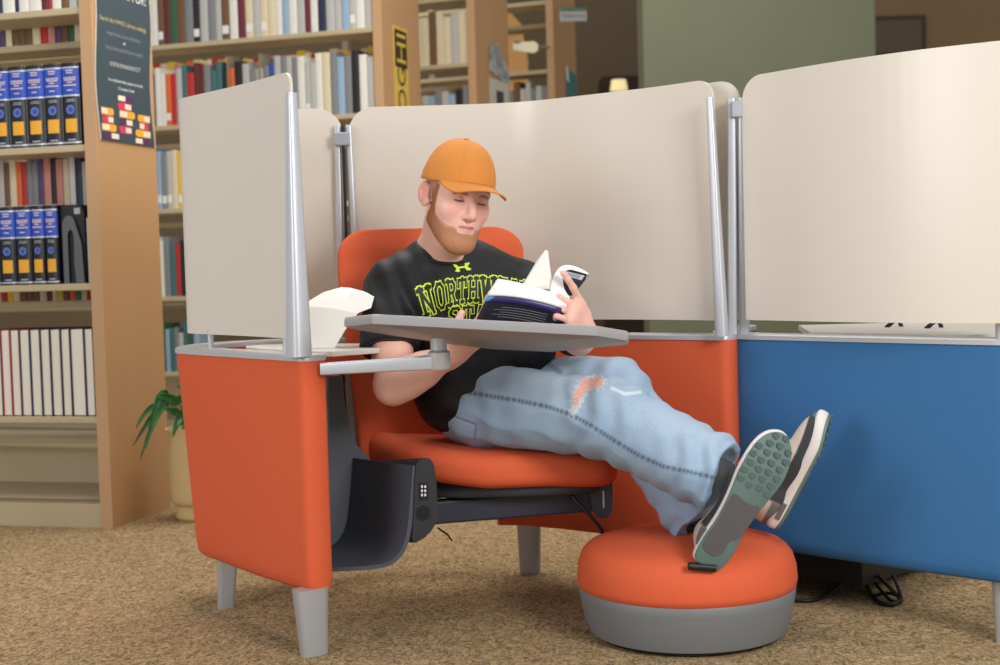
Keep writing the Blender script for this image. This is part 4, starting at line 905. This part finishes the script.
# shirt -----------------------------------------------------------------------------
T = Field(); torso(T, 0)
T.ell(P(472, 396, 3.63), V(.142, .120, .10), TQ, .05)
T.cap(chest, P(528, 348, 3.62), .11, .075, .04)
hmR = shR+(elR-shR)*.66; hmL = shL+(elL-shL)*.95
T.cap(shR+V(-.004, 0, -.012), hmR+V(-.006, 0, 0), .066, .076, .03, flat=True)
T.cap(shL, hmL, .066, .058, .03, flat=True)
dR = nrm(elR-shR); dL = nrm(elL-shL)
T.cap(hmR+dR*.035, elR+dR*.1, .060, .060, .004, 's'); T.cap(hmL+dL*.03, elL+dL*.1, .051, .051, .004, 's')
T.cap(nkB+(nkT-nkB)*.28, nkT+(nkT-nkB)*.3, .064, .066, .006, 's')
def folds(p):
    l_ = (p-chest)@TQ; d = 0
    ar_ = np.exp(-(np.linalg.norm(p-(shR*.75+elR*.25+tR*.05), axis=1)/.13)**2); 
    d = d+.0055*ar_*np.sin((p-shR)@nrm(V(.75, .1, .62))*110+3*np.sin((p-shR)@V(10, 4, -12)))
    low = sst((-.10-l_[:, 2])/.08)
    d = d+.0028*low*np.sin(l_[:, 2]*75+l_[:, 0]*28+2*np.sin(l_[:, 0]*18))
    d = d+.0030*sines(p, 38, 11, 4)+.0012*sines(p, 95, 4, 4)
    return d
T.ops.append(('d', folds, 0, chest, 9))
v, q = T.surface(.0034); v = relax(v, q, 2, .4)
SHM = mat('shirt_black', (33, 36, 42), .58, c2=(9, 10, 13), nscale=9, stretch=(1, 1, 1.8), bump=.2, bscale=900, spec=.35)
shirt = mesh('t_shirt', v, q, SHM, PER, True, label='black t-shirt with yellow-green NORTHWEST STATE lettering')
bvh = BVHTree.FromPolygons([Vector(p) for p in v], [tuple(map(int, k)) for k in q])
def onshirt(px, py, off=.0016):
    p = P(px, py, 2.5); h_ = bvh.ray_cast(Vector(p), Vector(nrm(p-CAM)))
    if h_[0] is None: return None
    return np.array(h_[0])+np.array(h_[1])*off*(1 if np.dot(h_[1], p-CAM) < 0 else -1)
MBIG = mat('print_neon', (206, 238, 62), .6); MBLK = mat('print_black', (18, 19, 20), .6)
# block letters from slab-serif strokes on a 0..1 box, widths in box units
GLY = {'N': ([((.18, 0), (.18, 1)), ((.18, .95), (.82, .05)), ((.82, 0), (.82, 1))], [(0, .36, 0), (0, .36, 1), (.64, 1, 1)]),
       'O': ([((.16, .22), (.16, .78)), ((.16, .78), (.36, .95)), ((.36, .95), (.64, .95)), ((.64, .95), (.84, .78)), ((.84, .78), (.84, .22)), ((.84, .22), (.64, .05)), ((.64, .05), (.36, .05)), ((.36, .05), (.16, .22))], []),
       'R': ([((.2, 0), (.2, 1)), ((.2, .94), (.66, .94)), ((.66, .94), (.82, .8)), ((.82, .8), (.82, .64)), ((.82, .64), (.66, .5)), ((.66, .5), (.2, .5)), ((.52, .5), (.84, .03))], [(0, .4, 0), (0, .3, 1), (.7, 1, 0)]),
       'T': ([((.5, 0), (.5, 1)), ((.04, .93), (.96, .93)), ((.06, .93), (.06, .68)), ((.94, .93), (.94, .68))], [(.3, .7, 0)]),
       'H': ([((.18, 0), (.18, 1)), ((.82, 0), (.82, 1)), ((.18, .5), (.82, .5))], [(0, .36, 0), (0, .36, 1), (.64, 1, 0), (.64, 1, 1)]),
       'W': ([((.1, 1), (.28, .03)), ((.28, .03), (.5, .9)), ((.5, .9), (.72, .03)), ((.72, .03), (.9, 1))], [(0, .25, 1), (.75, 1, 1)]),
       'E': ([((.2, 0), (.2, 1)), ((.2, .94), (.9, .94)), ((.2, .5), (.66, .5)), ((.2, .06), (.9, .06)), ((.88, .94), (.88, .74)), ((.88, .06), (.88, .28))], [(0, .3, 0), (0, .3, 1)]),
       'S': ([((.86, .72), (.86, .8)), ((.86, .8), (.7, .94)), ((.7, .94), (.3, .94)), ((.3, .94), (.15, .8)), ((.15, .8), (.15, .66)), ((.15, .66), (.85, .38)), ((.85, .38), (.85, .2)), ((.85, .2), (.7, .06)), ((.7, .06), (.3, .06)), ((.3, .06), (.14, .2)), ((.14, .2), (.14, .3))], []),
       'A': ([((.14, 0), (.46, .97)), ((.46, .97), (.54, .97)), ((.54, .97), (.86, 0)), ((.26, .34), (.74, .34))], [(0, .3, 0), (.7, 1, 0)])}
def stroke_quads(ch, hw):
    st, sr = GLY[ch]; out = []
    al = list(st)+[((a, .05 if y == 0 else .95), (b, .05 if y == 0 else .95)) for a, b, y in sr]
    for (x0, y0), (x1, y1) in al:
        L = math.hypot(x1-x0, (y1-y0)*1.6)+1e-6; ux, uy = (x1-x0)/L, (y1-y0)*1.6/L; nx, ny = -uy, ux
        e = hw*.9; n = max(2, int(L/.12))
        for i in range(n):
            a = -e+(L+2*e)*i/n; b = -e+(L+2*e)*(i+1)/n; qd = []
            for t_, s_ in ((a, -1), (b, -1), (b, 1), (a, 1)): qd.append((x0+ux*t_+nx*hw*s_, y0+(uy*t_+ny*hw*s_)/1.6))
            out.append(qd)
    return out
def lettering(word, slot, hw1, hw2, name):
    for hw, m, off, nm in ((hw1, MBIG, .0022, name), (hw2, MBLK, .0032, name+'_fill')):
        mb = MB()
        for i, ch in enumerate(word):
            for qd in stroke_quads(ch, hw):
                pts = [onshirt(*slot(i, min(1.12, max(-.12, x_)), y_), off) for x_, y_ in qd]
                if any(p is None for p in pts): continue
                if max(np.linalg.norm(pts[a]-pts[b]) for a, b in ((0, 1), (1, 2), (2, 3), (0, 3))) > .03: continue
                mb.add(pts, [(0, 1, 2, 3)])
        if mb.v: mb.build(nm, m, shirt)
xs1 = [415, 431.5, 444.5, 456.5, 467, 479, 497, 508, 519, 529]; 
topy = lambda x_: 277.3+((x_-482)/67.)**2*13.5; boty = lambda x_: 301.0+((x_-480)/57.)**2*17.
def slot1(i, u_, w_):
    a, b = xs1[i], xs1[i+1]; g_ = .10; xx = a+(b-a)*(g_+(1-2*g_)*u_)
    lean = 9*(1-w_)*max(0, (462-xx)/48.)
    return xx+lean, boty(xx+lean)*(1-w_)+topy(xx)*w_
lettering('NORTHWEST', slot1, .19, .105, 'lettering')
xs2 = [448, 462, 474, 487, 499, 511]
def slot2(i, u_, w_):
    a, b = xs2[i], xs2[i+1]; xx = a+(b-a)*(.07+.86*u_)
    tp_ = 305.5+((xx-480)/32.)**2*2.5; return xx, (tp_+20)*(1-w_)+tp_*w_
lettering('STATE', slot2, .19, .105, 'lettering')
mb = MB()
def lg(pts, off=.0022):
    k = [onshirt(a, b, off) for a, b in pts]
    if all(p is not None for p in k): mb.add(k, [tuple(range(len(k)))])
for pr in ([(452.2, 264.5), (454.6, 263.6), (456.5, 265.4), (458.6, 267.2), (458.8, 268.9), (455.8, 268.9)], [(458.6, 267.2), (461.4, 266.6), (461.6, 268.4), (458.8, 268.9)], [(455.8, 268.9), (458.8, 268.9), (460.0, 271.6), (457.5, 272.6), (454.3, 271.2), (455.9, 270.2)],
           [(461.4, 266.6), (464.6, 266.2), (464.9, 268.1), (461.6, 268.4)], [(464.6, 266.2), (464.6, 263.6), (468.6, 262.6), (469.6, 263.4), (467.8, 265.8), (467.6, 267.2), (464.9, 268.1)], [(464.9, 268.1), (467.6, 267.2), (469.4, 268.2), (471.6, 269.4), (469.6, 270.4), (466.6, 270.6)]): lg(pr)
if mb.v: mb.build('chest_logo', MBIG, shirt)
col_ring = [nkB+tF*.012+V(0, 0, .018)+(tR*math.cos(a)*.070+tF*math.sin(a)*.072)+V(0, 0, -.028*max(0, math.sin(a))) for a in np.linspace(0, 2*math.pi, 40)]
cr = []
for p in col_ring:
    h_ = bvh.find_nearest(Vector(p)); cr.append(np.array(h_[0]))
MB().tube(cr, .0045, 8, cap=False).build('collar', mat('collar_black', (20, 21, 24), .6), shirt, True)
# jeans -----------------------------------------------------------------------------
J = Field()
J.ell(P(485, 404, 3.635), V(.135, .125, .112), TQ, .04)
J.ell(P(478, 400, 3.65), V(.13, .12, .10), TQ, .04)
dRs = nrm(ankR-kneeR); dLs = nrm(ankL-kneeL)
JR = Field(); JR.cap(hipR, kneeR, .108, .092, .03); JR.cap(kneeR, ankR, .092, .090, .03, flat=True)
JL = Field(); JL.cap(hipL, kneeL, .102, .086, .03); JL.cap(kneeL, ankL, .080, .098, .025, flat=True)
J.custom(lambda p: JR.ev(p), (hipR+ankR)/2, .45, k=.03); J.custom(lambda p: JL.ev(p), (hipL+ankL)/2, .5, k=.008)
J.cap(ankR+dRs*.035, ankR+dRs*.12, .076, .086, .004, 's'); J.cap(ankL+dLs*.035, ankL+dLs*.12, .078, .088, .004, 's')
def jf(p):
    d = .0040*sines(p, 32, 21, 4)+.0024*sines(p, 85, 24, 5)+.0045*np.abs(sines(p, 55, 77, 3))-.002
    for c_, dr, r_, am, fq in ((kneeR, dRs, .13, .0075, 85), (kneeL, dLs, .12, .007, 90), (ankR, dRs, .15, .0075, 100), (ankL, dLs, .12, .008, 110), (hipR, nrm(kneeR-hipR), .12, .0065, 75)):
        w_ = np.exp(-(np.linalg.norm(p-c_, axis=1)/r_)**2); d = d+am*w_*np.sin((p-c_)@(dr*fq)+2.5*np.sin((p-c_)@V(14, 9, 21)))
    return d
J.ops.append(('d', jf, 0, hipR, 9))
v, q = J.surface(.0034); v = relax(v, q, 1, .4)
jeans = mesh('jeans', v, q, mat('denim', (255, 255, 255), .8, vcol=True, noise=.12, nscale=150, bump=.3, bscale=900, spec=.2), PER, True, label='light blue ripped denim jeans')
N = vnormals(v, q); px = proj(v); X_, Y_ = px.T; front = ((v-CAM)*N).sum(1) < 0
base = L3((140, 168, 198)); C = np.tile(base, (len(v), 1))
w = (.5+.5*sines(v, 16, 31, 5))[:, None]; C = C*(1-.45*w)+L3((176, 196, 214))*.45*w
up_ = sst((N[:, 2]+.1)/.9)[:, None]; C = C*(1-.3*up_)+L3((192, 206, 212))*.3*up_          # paler where the cloth faces up
def pl_dist(pts):
    d = np.full(len(v), 1e9); al = np.zeros(len(v)); acc = 0
    for (x0, y0), (x1, y1) in zip(pts[:-1], pts[1:]):
        L = math.hypot(x1-x0, y1-y0); t_ = np.clip(((X_-x0)*(x1-x0)+(Y_-y0)*(y1-y0))/L**2, 0, 1)
        dd = np.hypot(X_-x0-t_*(x1-x0), Y_-y0-t_*(y1-y0)); m_ = dd < d; d[m_] = dd[m_]; al[m_] = (acc+t_*L)[m_]; acc += L
    return d, al
def paint(w_, c): 
    global C
    w_ = (np.clip(w_, 0, 1)*front)[:, None]; C = C*(1-w_)+L3(c)*w_
seam = [(466, 392), (490, 396), (515, 400), (545, 406), (570, 414), (592, 426), (615, 441), (640, 456), (665, 467), (695, 473), (722, 480)]
d_, al = pl_dist(seam)
paint(.75*sst((3.4-d_)/2)*(.35+.65*(np.sin(al*1.35+np.sin(al*.21)*2) > .1)), (78, 92, 116)); paint(.5*sst((1.1-d_)/.8), (90, 104, 126))  # dark seam, with pucker shading painted into the colour along it
d_, al = pl_dist([(448, 414), (476, 424), (475, 438)]); paint(.6*sst((1.3-d_)/.8), (70, 86, 118))
d_, al = pl_dist([(449, 416), (475, 427)]); paint(.4*sst((.9-d_)/.8), (214, 200, 176))
d_, al = pl_dist([(545, 361), (553, 367), (560, 372)]); paint(.7*sst((4-d_)/3)*(.3+.7*(np.sin(X_*1.7+Y_*1.3) > 0)), (84, 100, 128))
rip = [(574, 412), (578, 396), (586, 384), (598, 382)]
d_, al = pl_dist(rip); d_ = d_+1.6*np.sin(X_*.9+1)*np.sin(Y_*.6)+1.2*np.sin(Y_*1.4+X_*.5)+.12*np.maximum(0, Y_-385); paint(.9*sst((9-d_)/3)*(.6+.4*np.sin(X_*2.1-Y_*.7)), (226, 232, 234)); paint(sst((6.2-d_)/2.)*(Y_ < 405), (230, 168, 150)); paint(.55*sst((6.2-d_)/2.)*(np.sin(X_*1.2+Y_*2.2) > .55), (240, 226, 220))
d_, al = pl_dist([(612, 388), (625, 394), (640, 392)]); paint(.6*sst((2.6-d_)/2), (232, 238, 240))
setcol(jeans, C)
SK = mat('sock_grey', (96, 100, 104), .8)
# shoes -----------------------------------------------------------------------------
def shoe(name, o, fw, up, side, lab, SC=1.0):
    fw = nrm(fw); up = nrm(up-fw*np.dot(up, fw)); lt = np.cross(fw, up)*side; Q = np.stack([fw, lt, up], 1)
    W = lambda a, b, c: o+Q@V(a, b, c)*SC      # a along the foot, b across (outer +), c up
    t = mesh
    prof = [(0, 0), (.0, .026), (.012, .036), (.05, .040), (.10, .035), (.16, .040), (.21, .050), (.26, .049), (.295, .036), (.312, .014)]
    pb_ = [(a, b) for a, b in prof]+[(.313, -.006), (.300, -.026), (.27, -.040), (.22, -.044), (.16, -.033), (.10, -.028), (.05, -.034), (.012, -.030), (0, -.02)]
    pb_ = [(p[0], p[1]) for p in smooth_poly([V(*p) for p in pb_], 2)]; pb_ = pb_[1:]+pb_[:1] if len(pb_) % 2 else pb_
    cx = .155
    def loop(ins, c, rock=True): 
        out = []
        for a, b in pb_:
            kx = 1-ins/.15; rz = .018*sst((a-.22)/.1)+.004*sst((.04-a)/.04); out.append(W(cx+(a-cx)*kx, b*(1-ins/.045), c+rz)) 
        return out
    sho = thing(name, lab, 'shoe') if False else None
    def capped(rs):
        n = len(rs[0]); mb_ = MB().rings(rs, caps=False); o_ = (len(rs)-1)*n
        for i in range(n//2-1):
            a_, b_, c_, d_ = i, i+1, n-2-i, n-1-i
            mb_.f += [(d_, c_, b_, a_), (o_+a_, o_+b_, o_+c_, o_+d_)]; mb_.mi += [0, 0]
        return mb_
    root = capped([loop(.004, .006), loop(0, .010), loop(-.001, .022), loop(.001, .030), loop(.006, .034)]).build(name, mat('midsole_white', (222, 216, 212), .55), PER, True, 50, label=lab)
    capped([loop(.006, .0), loop(.002, .002), loop(.001, .009)]).build('outsole', mat('outsole_sage', (94, 118, 114), .6), root, True, 50)
    # darker grey middle insert of the outsole
    ins_ = [W(a, b, -.0012+.004*float(sst(np.array((.04-a)/.04)))) for a, b in smooth_poly([V(.030, .012), V(.035, .034), V(.06, .036), V(.10, .032), V(.15, .036), V(.165, .034), V(.155, .0), V(.165, -.032), V(.12, -.027), V(.085, -.026), V(.070, -.008), V(.045, -.012), V(.030, -.002)], 1)]
    MB().prism(ins_, up*.004).build('outsole_insert', mat('insert_grey', (86, 84, 86), .6), root)
    lug = MB(); lm_ = mat('lug_dark', (80, 102, 101), .6)
    for i in range(7):
        for j in range(4):
            a = .185+i*.0185+(.004 if j % 2 else 0); b = -.034+j*.0215+(i % 2)*.004
            hwid = .043*math.sin(math.pi*min(.93, max(.07, (a-.10)/.23)))
            if abs(b+.006-.004) > hwid: continue
            rz = .018*float(sst(np.array((a-.22)/.1)))
            pl_ = [W(a+da, b+db, -.0018+rz) for da, db in ((0, .004), (.004, 0), (.011, .001), (.0125, .008), (.010, .015), (.003, .0135))]
            lug.prism(pl_, up*.004)
    lug.build('tread_lugs', lm_, root)
    fd = Field(); e = lambda a, b, c, ra, rb, rc, k=.02, md='u': fd.ell(W(a, b, c), V(ra, rb, rc)*SC, Q, k, md)
    e(.055, 0, .050, .058, .034, .060); e(.12, .002, .050, .08, .034, .050, .03); e(.20, .004, .040, .085, .042, .038, .03); e(.265, .002, .034, .046, .036, .028, .03)
    fd.cap(W(.055, 0, .05), W(.045, 0, .10), .036, .037, .03, flat=True); fd.cap(W(.15, 0, .065), W(.095, 0, .115), .022, .018, .02)
    fd.cap(W(.058, 0, .075), W(.05, 0, .14), .027, .030, .006, 's')
    up_f = list(fd.ops); fd.custom(lambda p: -(((p-o)@Q)[:, 2]-.020), o, 9, mode='i')
    v_, q_ = fd.surface(.003); v_ = relax(v_, q_, 1, .4); u_ = mesh('upper', v_, q_, mat('shoe_upper', (255, 255, 255), .7, vcol=True, bump=.2, bscale=700), root, True)
    a, b, c = ((v_-o)@Q/SC).T; K_ = np.tile(L3((206, 192, 180)), (len(v_), 1))
    def pt(m_, c_):
        nonlocal K_
        m_ = np.clip(m_, 0, 1)[:, None]; K_ = K_*(1-m_)+L3(c_)*m_
    pt(sst((.105-a)/.01)*sst((c-.055)/.01), (196, 190, 184)); pt(sst((a-.10)/.01)*sst((.19-a)/.01)*sst((c-.062)/.006), (120, 124, 126)); pt(sst((a-.285)/.008), (98, 116, 112))
    mud = sst((.080-.026*np.sin((a-.03)*10)-c)/.003); pt(mud*sst((a-.06)/.01), (52, 54, 58)); pt(sst((a-.29)/.006), (98, 118, 114))
    pt(sst((.07-a)/.008)*sst((.05-c)/.004), (108, 110, 112))
    setcol(u_, K_)
    for sgn in (1, -1):
        y0 = .0365 if sgn > 0 else -.0295
        MB().box(W(.032, y0, .013), fw*.042, lt*.006*sgn, up*.012).build('air_window', mat('window_grey', (110, 106, 108), .35), root)
    lc = MB()
    for i in range(6):
        a = .11+i*.014; hh_ = .105-.0058*i*1.5; lc.tube([W(a, -.018, hh_-.012), W(a+.004, 0, hh_-.001), W(a+.008, .018, hh_-.012)], .0022, 6)
    lc.build('laces', mat('lace_white', (226, 226, 222), .7), root, True)
    MB().box(W(.088, -.012, .122), fw*.006, lt*.024, up*.012).build('tongue_label', mat('tongue_red', (196, 44, 44), .5), root)
    return root
shoe('shoe', sh1o, F1, U1, 1, 'grey green shoe with patterned sole towards us', 1.12)
shoe('shoe', sh2o, F2, U2, 1, 'beige and black shoe seen from the side')
# ================================================================== BOOK IN HAND
BK_ = thing('open_book', 'open paperback with dark cover and fanned white pages in the man\'s hands', 'book', P(525, 320, 3.29))
CV = mat('book_cover_dark', (26, 26, 36), .35); CVB = mat('book_cover_violet', (50, 40, 100), .35); CVC = mat('book_cover_cyan', (60, 150, 200), .4); PTX = mat('cover_text', (110, 112, 122), .5)
def sheet(rows_, th, m, name, par, lab=None):
    R_ = len(rows_); K_ = len(rows_[0]); v_ = [p for r in rows_ for p in r]
    f_ = [(i*K_+j, i*K_+j+1, (i+1)*K_+j+1, (i+1)*K_+j) for i in range(R_-1) for j in range(K_-1)]
    o_ = mesh(name, v_, f_, m, par, True, label=lab); s_ = o_.modifiers.new('s', 'SOLIDIFY'); s_.thickness = th; s_.offset = 0; return o_
def bez(pts, n): 
    pts = np.array(pts, float); t_ = np.linspace(0, 1, n)[:, None]
    if len(pts) == 3: return (1-t_)**2*pts[0]+2*t_*(1-t_)*pts[1]+t_**2*pts[2]
    return (1-t_)**3*pts[0]+3*t_*(1-t_)**2*pts[1]+3*t_*t_*(1-t_)*pts[2]+t_**3*pts[3]
def grid(top, bot, n=10, m=6):     # top and bottom pixel+distance curves
    T_, B_ = bez(top, n), bez(bot, n); return [[P(*(T_[i]*(1-s_)+B_[i]*s_)) for i in range(n)] for s_ in np.linspace(0, 1, m)]
cA = grid([(487, 297, 3.24), (520, 295, 3.215), (568, 310, 3.25)], [(473, 326, 3.27), (510, 322, 3.245), (558, 338, 3.28)], 12, 6)
ca = sheet(cA, .0018, CV, 'cover', BK_, 'dark back cover with small text')
off = lambda g_, d_: [[p+V(0, -d_, 0) for p in r] for r in g_]
sub = grid([(488, 297, 3.2385), (520, 295.5, 3.2135), (566, 309.5, 3.2485)], [(485.5, 302, 3.242), (518, 300, 3.217), (563, 316, 3.252)], 10, 3); sheet(off(sub, .0015), .0006, CVB, 'cover_band', ca)
sub = grid([(487, 297, 3.2385), (489, 296.8, 3.2365), (495, 296.6, 3.2325)], [(484, 302.5, 3.2425), (486, 302, 3.2415), (490, 300.8, 3.240)], 4, 3); sheet(off(sub, .0022), .0006, CVC, 'cover_corner', ca)
for k in range(5):
    y_ = .34+k*.085; g_ = [[cA[0][i]*(1-y_-dy)+cA[-1][i]*(y_+dy)+V(0, -.0020, 0) for i in range(2 if k % 2 else 3, 10)] for dy in (0, .022)]
    sheet(g_, .0004, PTX, 'cover_text', ca)
pg = grid([(498, 279.5, 3.262), (530, 284, 3.245), (580, 303, 3.27)], [(487, 296, 3.248), (520, 294, 3.226), (567, 310, 3.257)], 12, 5); sheet(pg, .010, PAPER, 'page_block', BK_)
p2 = grid([(545.5, 250, 3.27), (547, 250, 3.268), (548, 251, 3.266)], [(520, 288, 3.262), (535, 288, 3.255), (553, 290, 3.262)], 8, 8); sheet(p2, .0012, mat('page_shade', (236, 232, 224), .7), 'turned_page', BK_)
p2 = grid([(545.5, 250.5, 3.30), (540, 256, 3.30), (536, 262, 3.30)], [(550, 288, 3.275), (535, 288, 3.285), (522, 286, 3.285)], 8, 8); sheet(p2, .0012, MATS['page_shade'], 'turned_page', BK_)
# right stack curling over: a bundle with real thickness whose outer face is the front cover
oc_ = [(550, 290), (553, 277), (559, 267), (567, 264.5), (577, 266.5), (589, 273), (588.5, 274.5), (577, 271), (569, 269), (564, 272), (562.5, 282), (565, 291), (571, 299), (562, 309), (548, 303)]
oc_ = smooth_poly([V(*p) for p in oc_], 1); MB().prism([P(a, b, 3.255) for a, b in oc_], (.006, .05, -.008)).build('page_block', PAPER, BK_, True, 40)
cB = [(563, 283), (564, 273), (569, 269.6), (577, 271.5), (588.5, 275), (575.5, 291.5), (570, 297), (565, 291)]
cb_ = MB().prism([P(a, b, 3.262) for a, b in smooth_poly([V(*p) for p in cB], 1)], (.002, .004, 0)).build('cover', CV, BK_, label='dark front cover with barcode label')
MB().prism([P(a, b, 3.2605) for a, b in ((566, 271.2), (584.5, 275.6), (581.5, 280.3), (565, 275.6))], (0, .002, 0)).build('barcode_label', mat('label_silver', (190, 196, 206), .5), cb_)
mbb = MB()
for k in range(9):
    f0 = .15+k*.08; a = V(566, 271.8)*(1-f0)+V(584, 276)*f0; b = V(565.5, 275)*(1-f0)+V(581.5, 279.6)*f0
    mbb.prism([P(a[0], a[1], 3.2597), P(a[0]+.7, a[1]+.15, 3.2597), P(b[0]+.7, b[1]+.15, 3.2597), P(b[0], b[1], 3.2597)], (0, .001, 0))
mbb.build('barcode', mat('bar_grey', (120, 126, 140), .5), cb_)
MB().prism([P(a, b, 3.262) for a, b in ((569, 308), (580, 303), (561, 330), (557, 336))], (0, .012, .0)).build('spine', CV, BK_)

# ================================================================== LIGHT
def area(name, loc, tgt, sx, sy, en, c=(1, 1, 1)):
    ld = bpy.data.lights.new(name, 'AREA'); ld.shape = 'RECTANGLE'; ld.size = sx; ld.size_y = sy; ld.energy = en; ld.color = c
    o = bpy.data.objects.new(name, ld); col.objects.link(o); o.location = loc
    o.rotation_euler = (Vector(tgt)-Vector(loc)).to_track_quat('-Z', 'Y').to_euler(); return o
area('key_softbox', (1.9, .3, 2.1), (.1, 3.5, .6), 1.1, 1.1, 84, (1, .985, .96))
area('left_fill', (-3.2, .6, 1.9), (-.3, 3.6, .7), 1.6, 1.4, 48, (.97, .985, 1))  # added fill from the left, lifts the orange side panel and screen
area('overhead_fill', (-.4, 4.7, 3.0), (-.7, 4.8, 0), 2.2, 1.2, 40, (1, .93, .82))  # unseen overhead fill, moved here to brighten the nearest end panel
area('overhead_fill', (1.0, 5.8, 3.0), (.6, 5.9, 0), 2.4, 1.2, 22, (1, .93, .82))
area('overhead_fill', (-1.8, 8.5, 3.1), (-1.8, 8.5, 0), 2.4, 1.2, 26, (1, .9, .76))
wd = bpy.data.worlds.new('world'); wd.use_nodes = True; bpy.context.scene.world = wd
bg = wd.node_tree.nodes['Background']; bg.inputs[0].default_value = (.98, .98, .97, 1); bg.inputs[1].default_value = .50
vs = bpy.context.scene.view_settings; vs.view_transform = 'Standard'; vs.look = 'None'; vs.gamma = 1; vs.exposure = .14; vs.use_curve_mapping = False
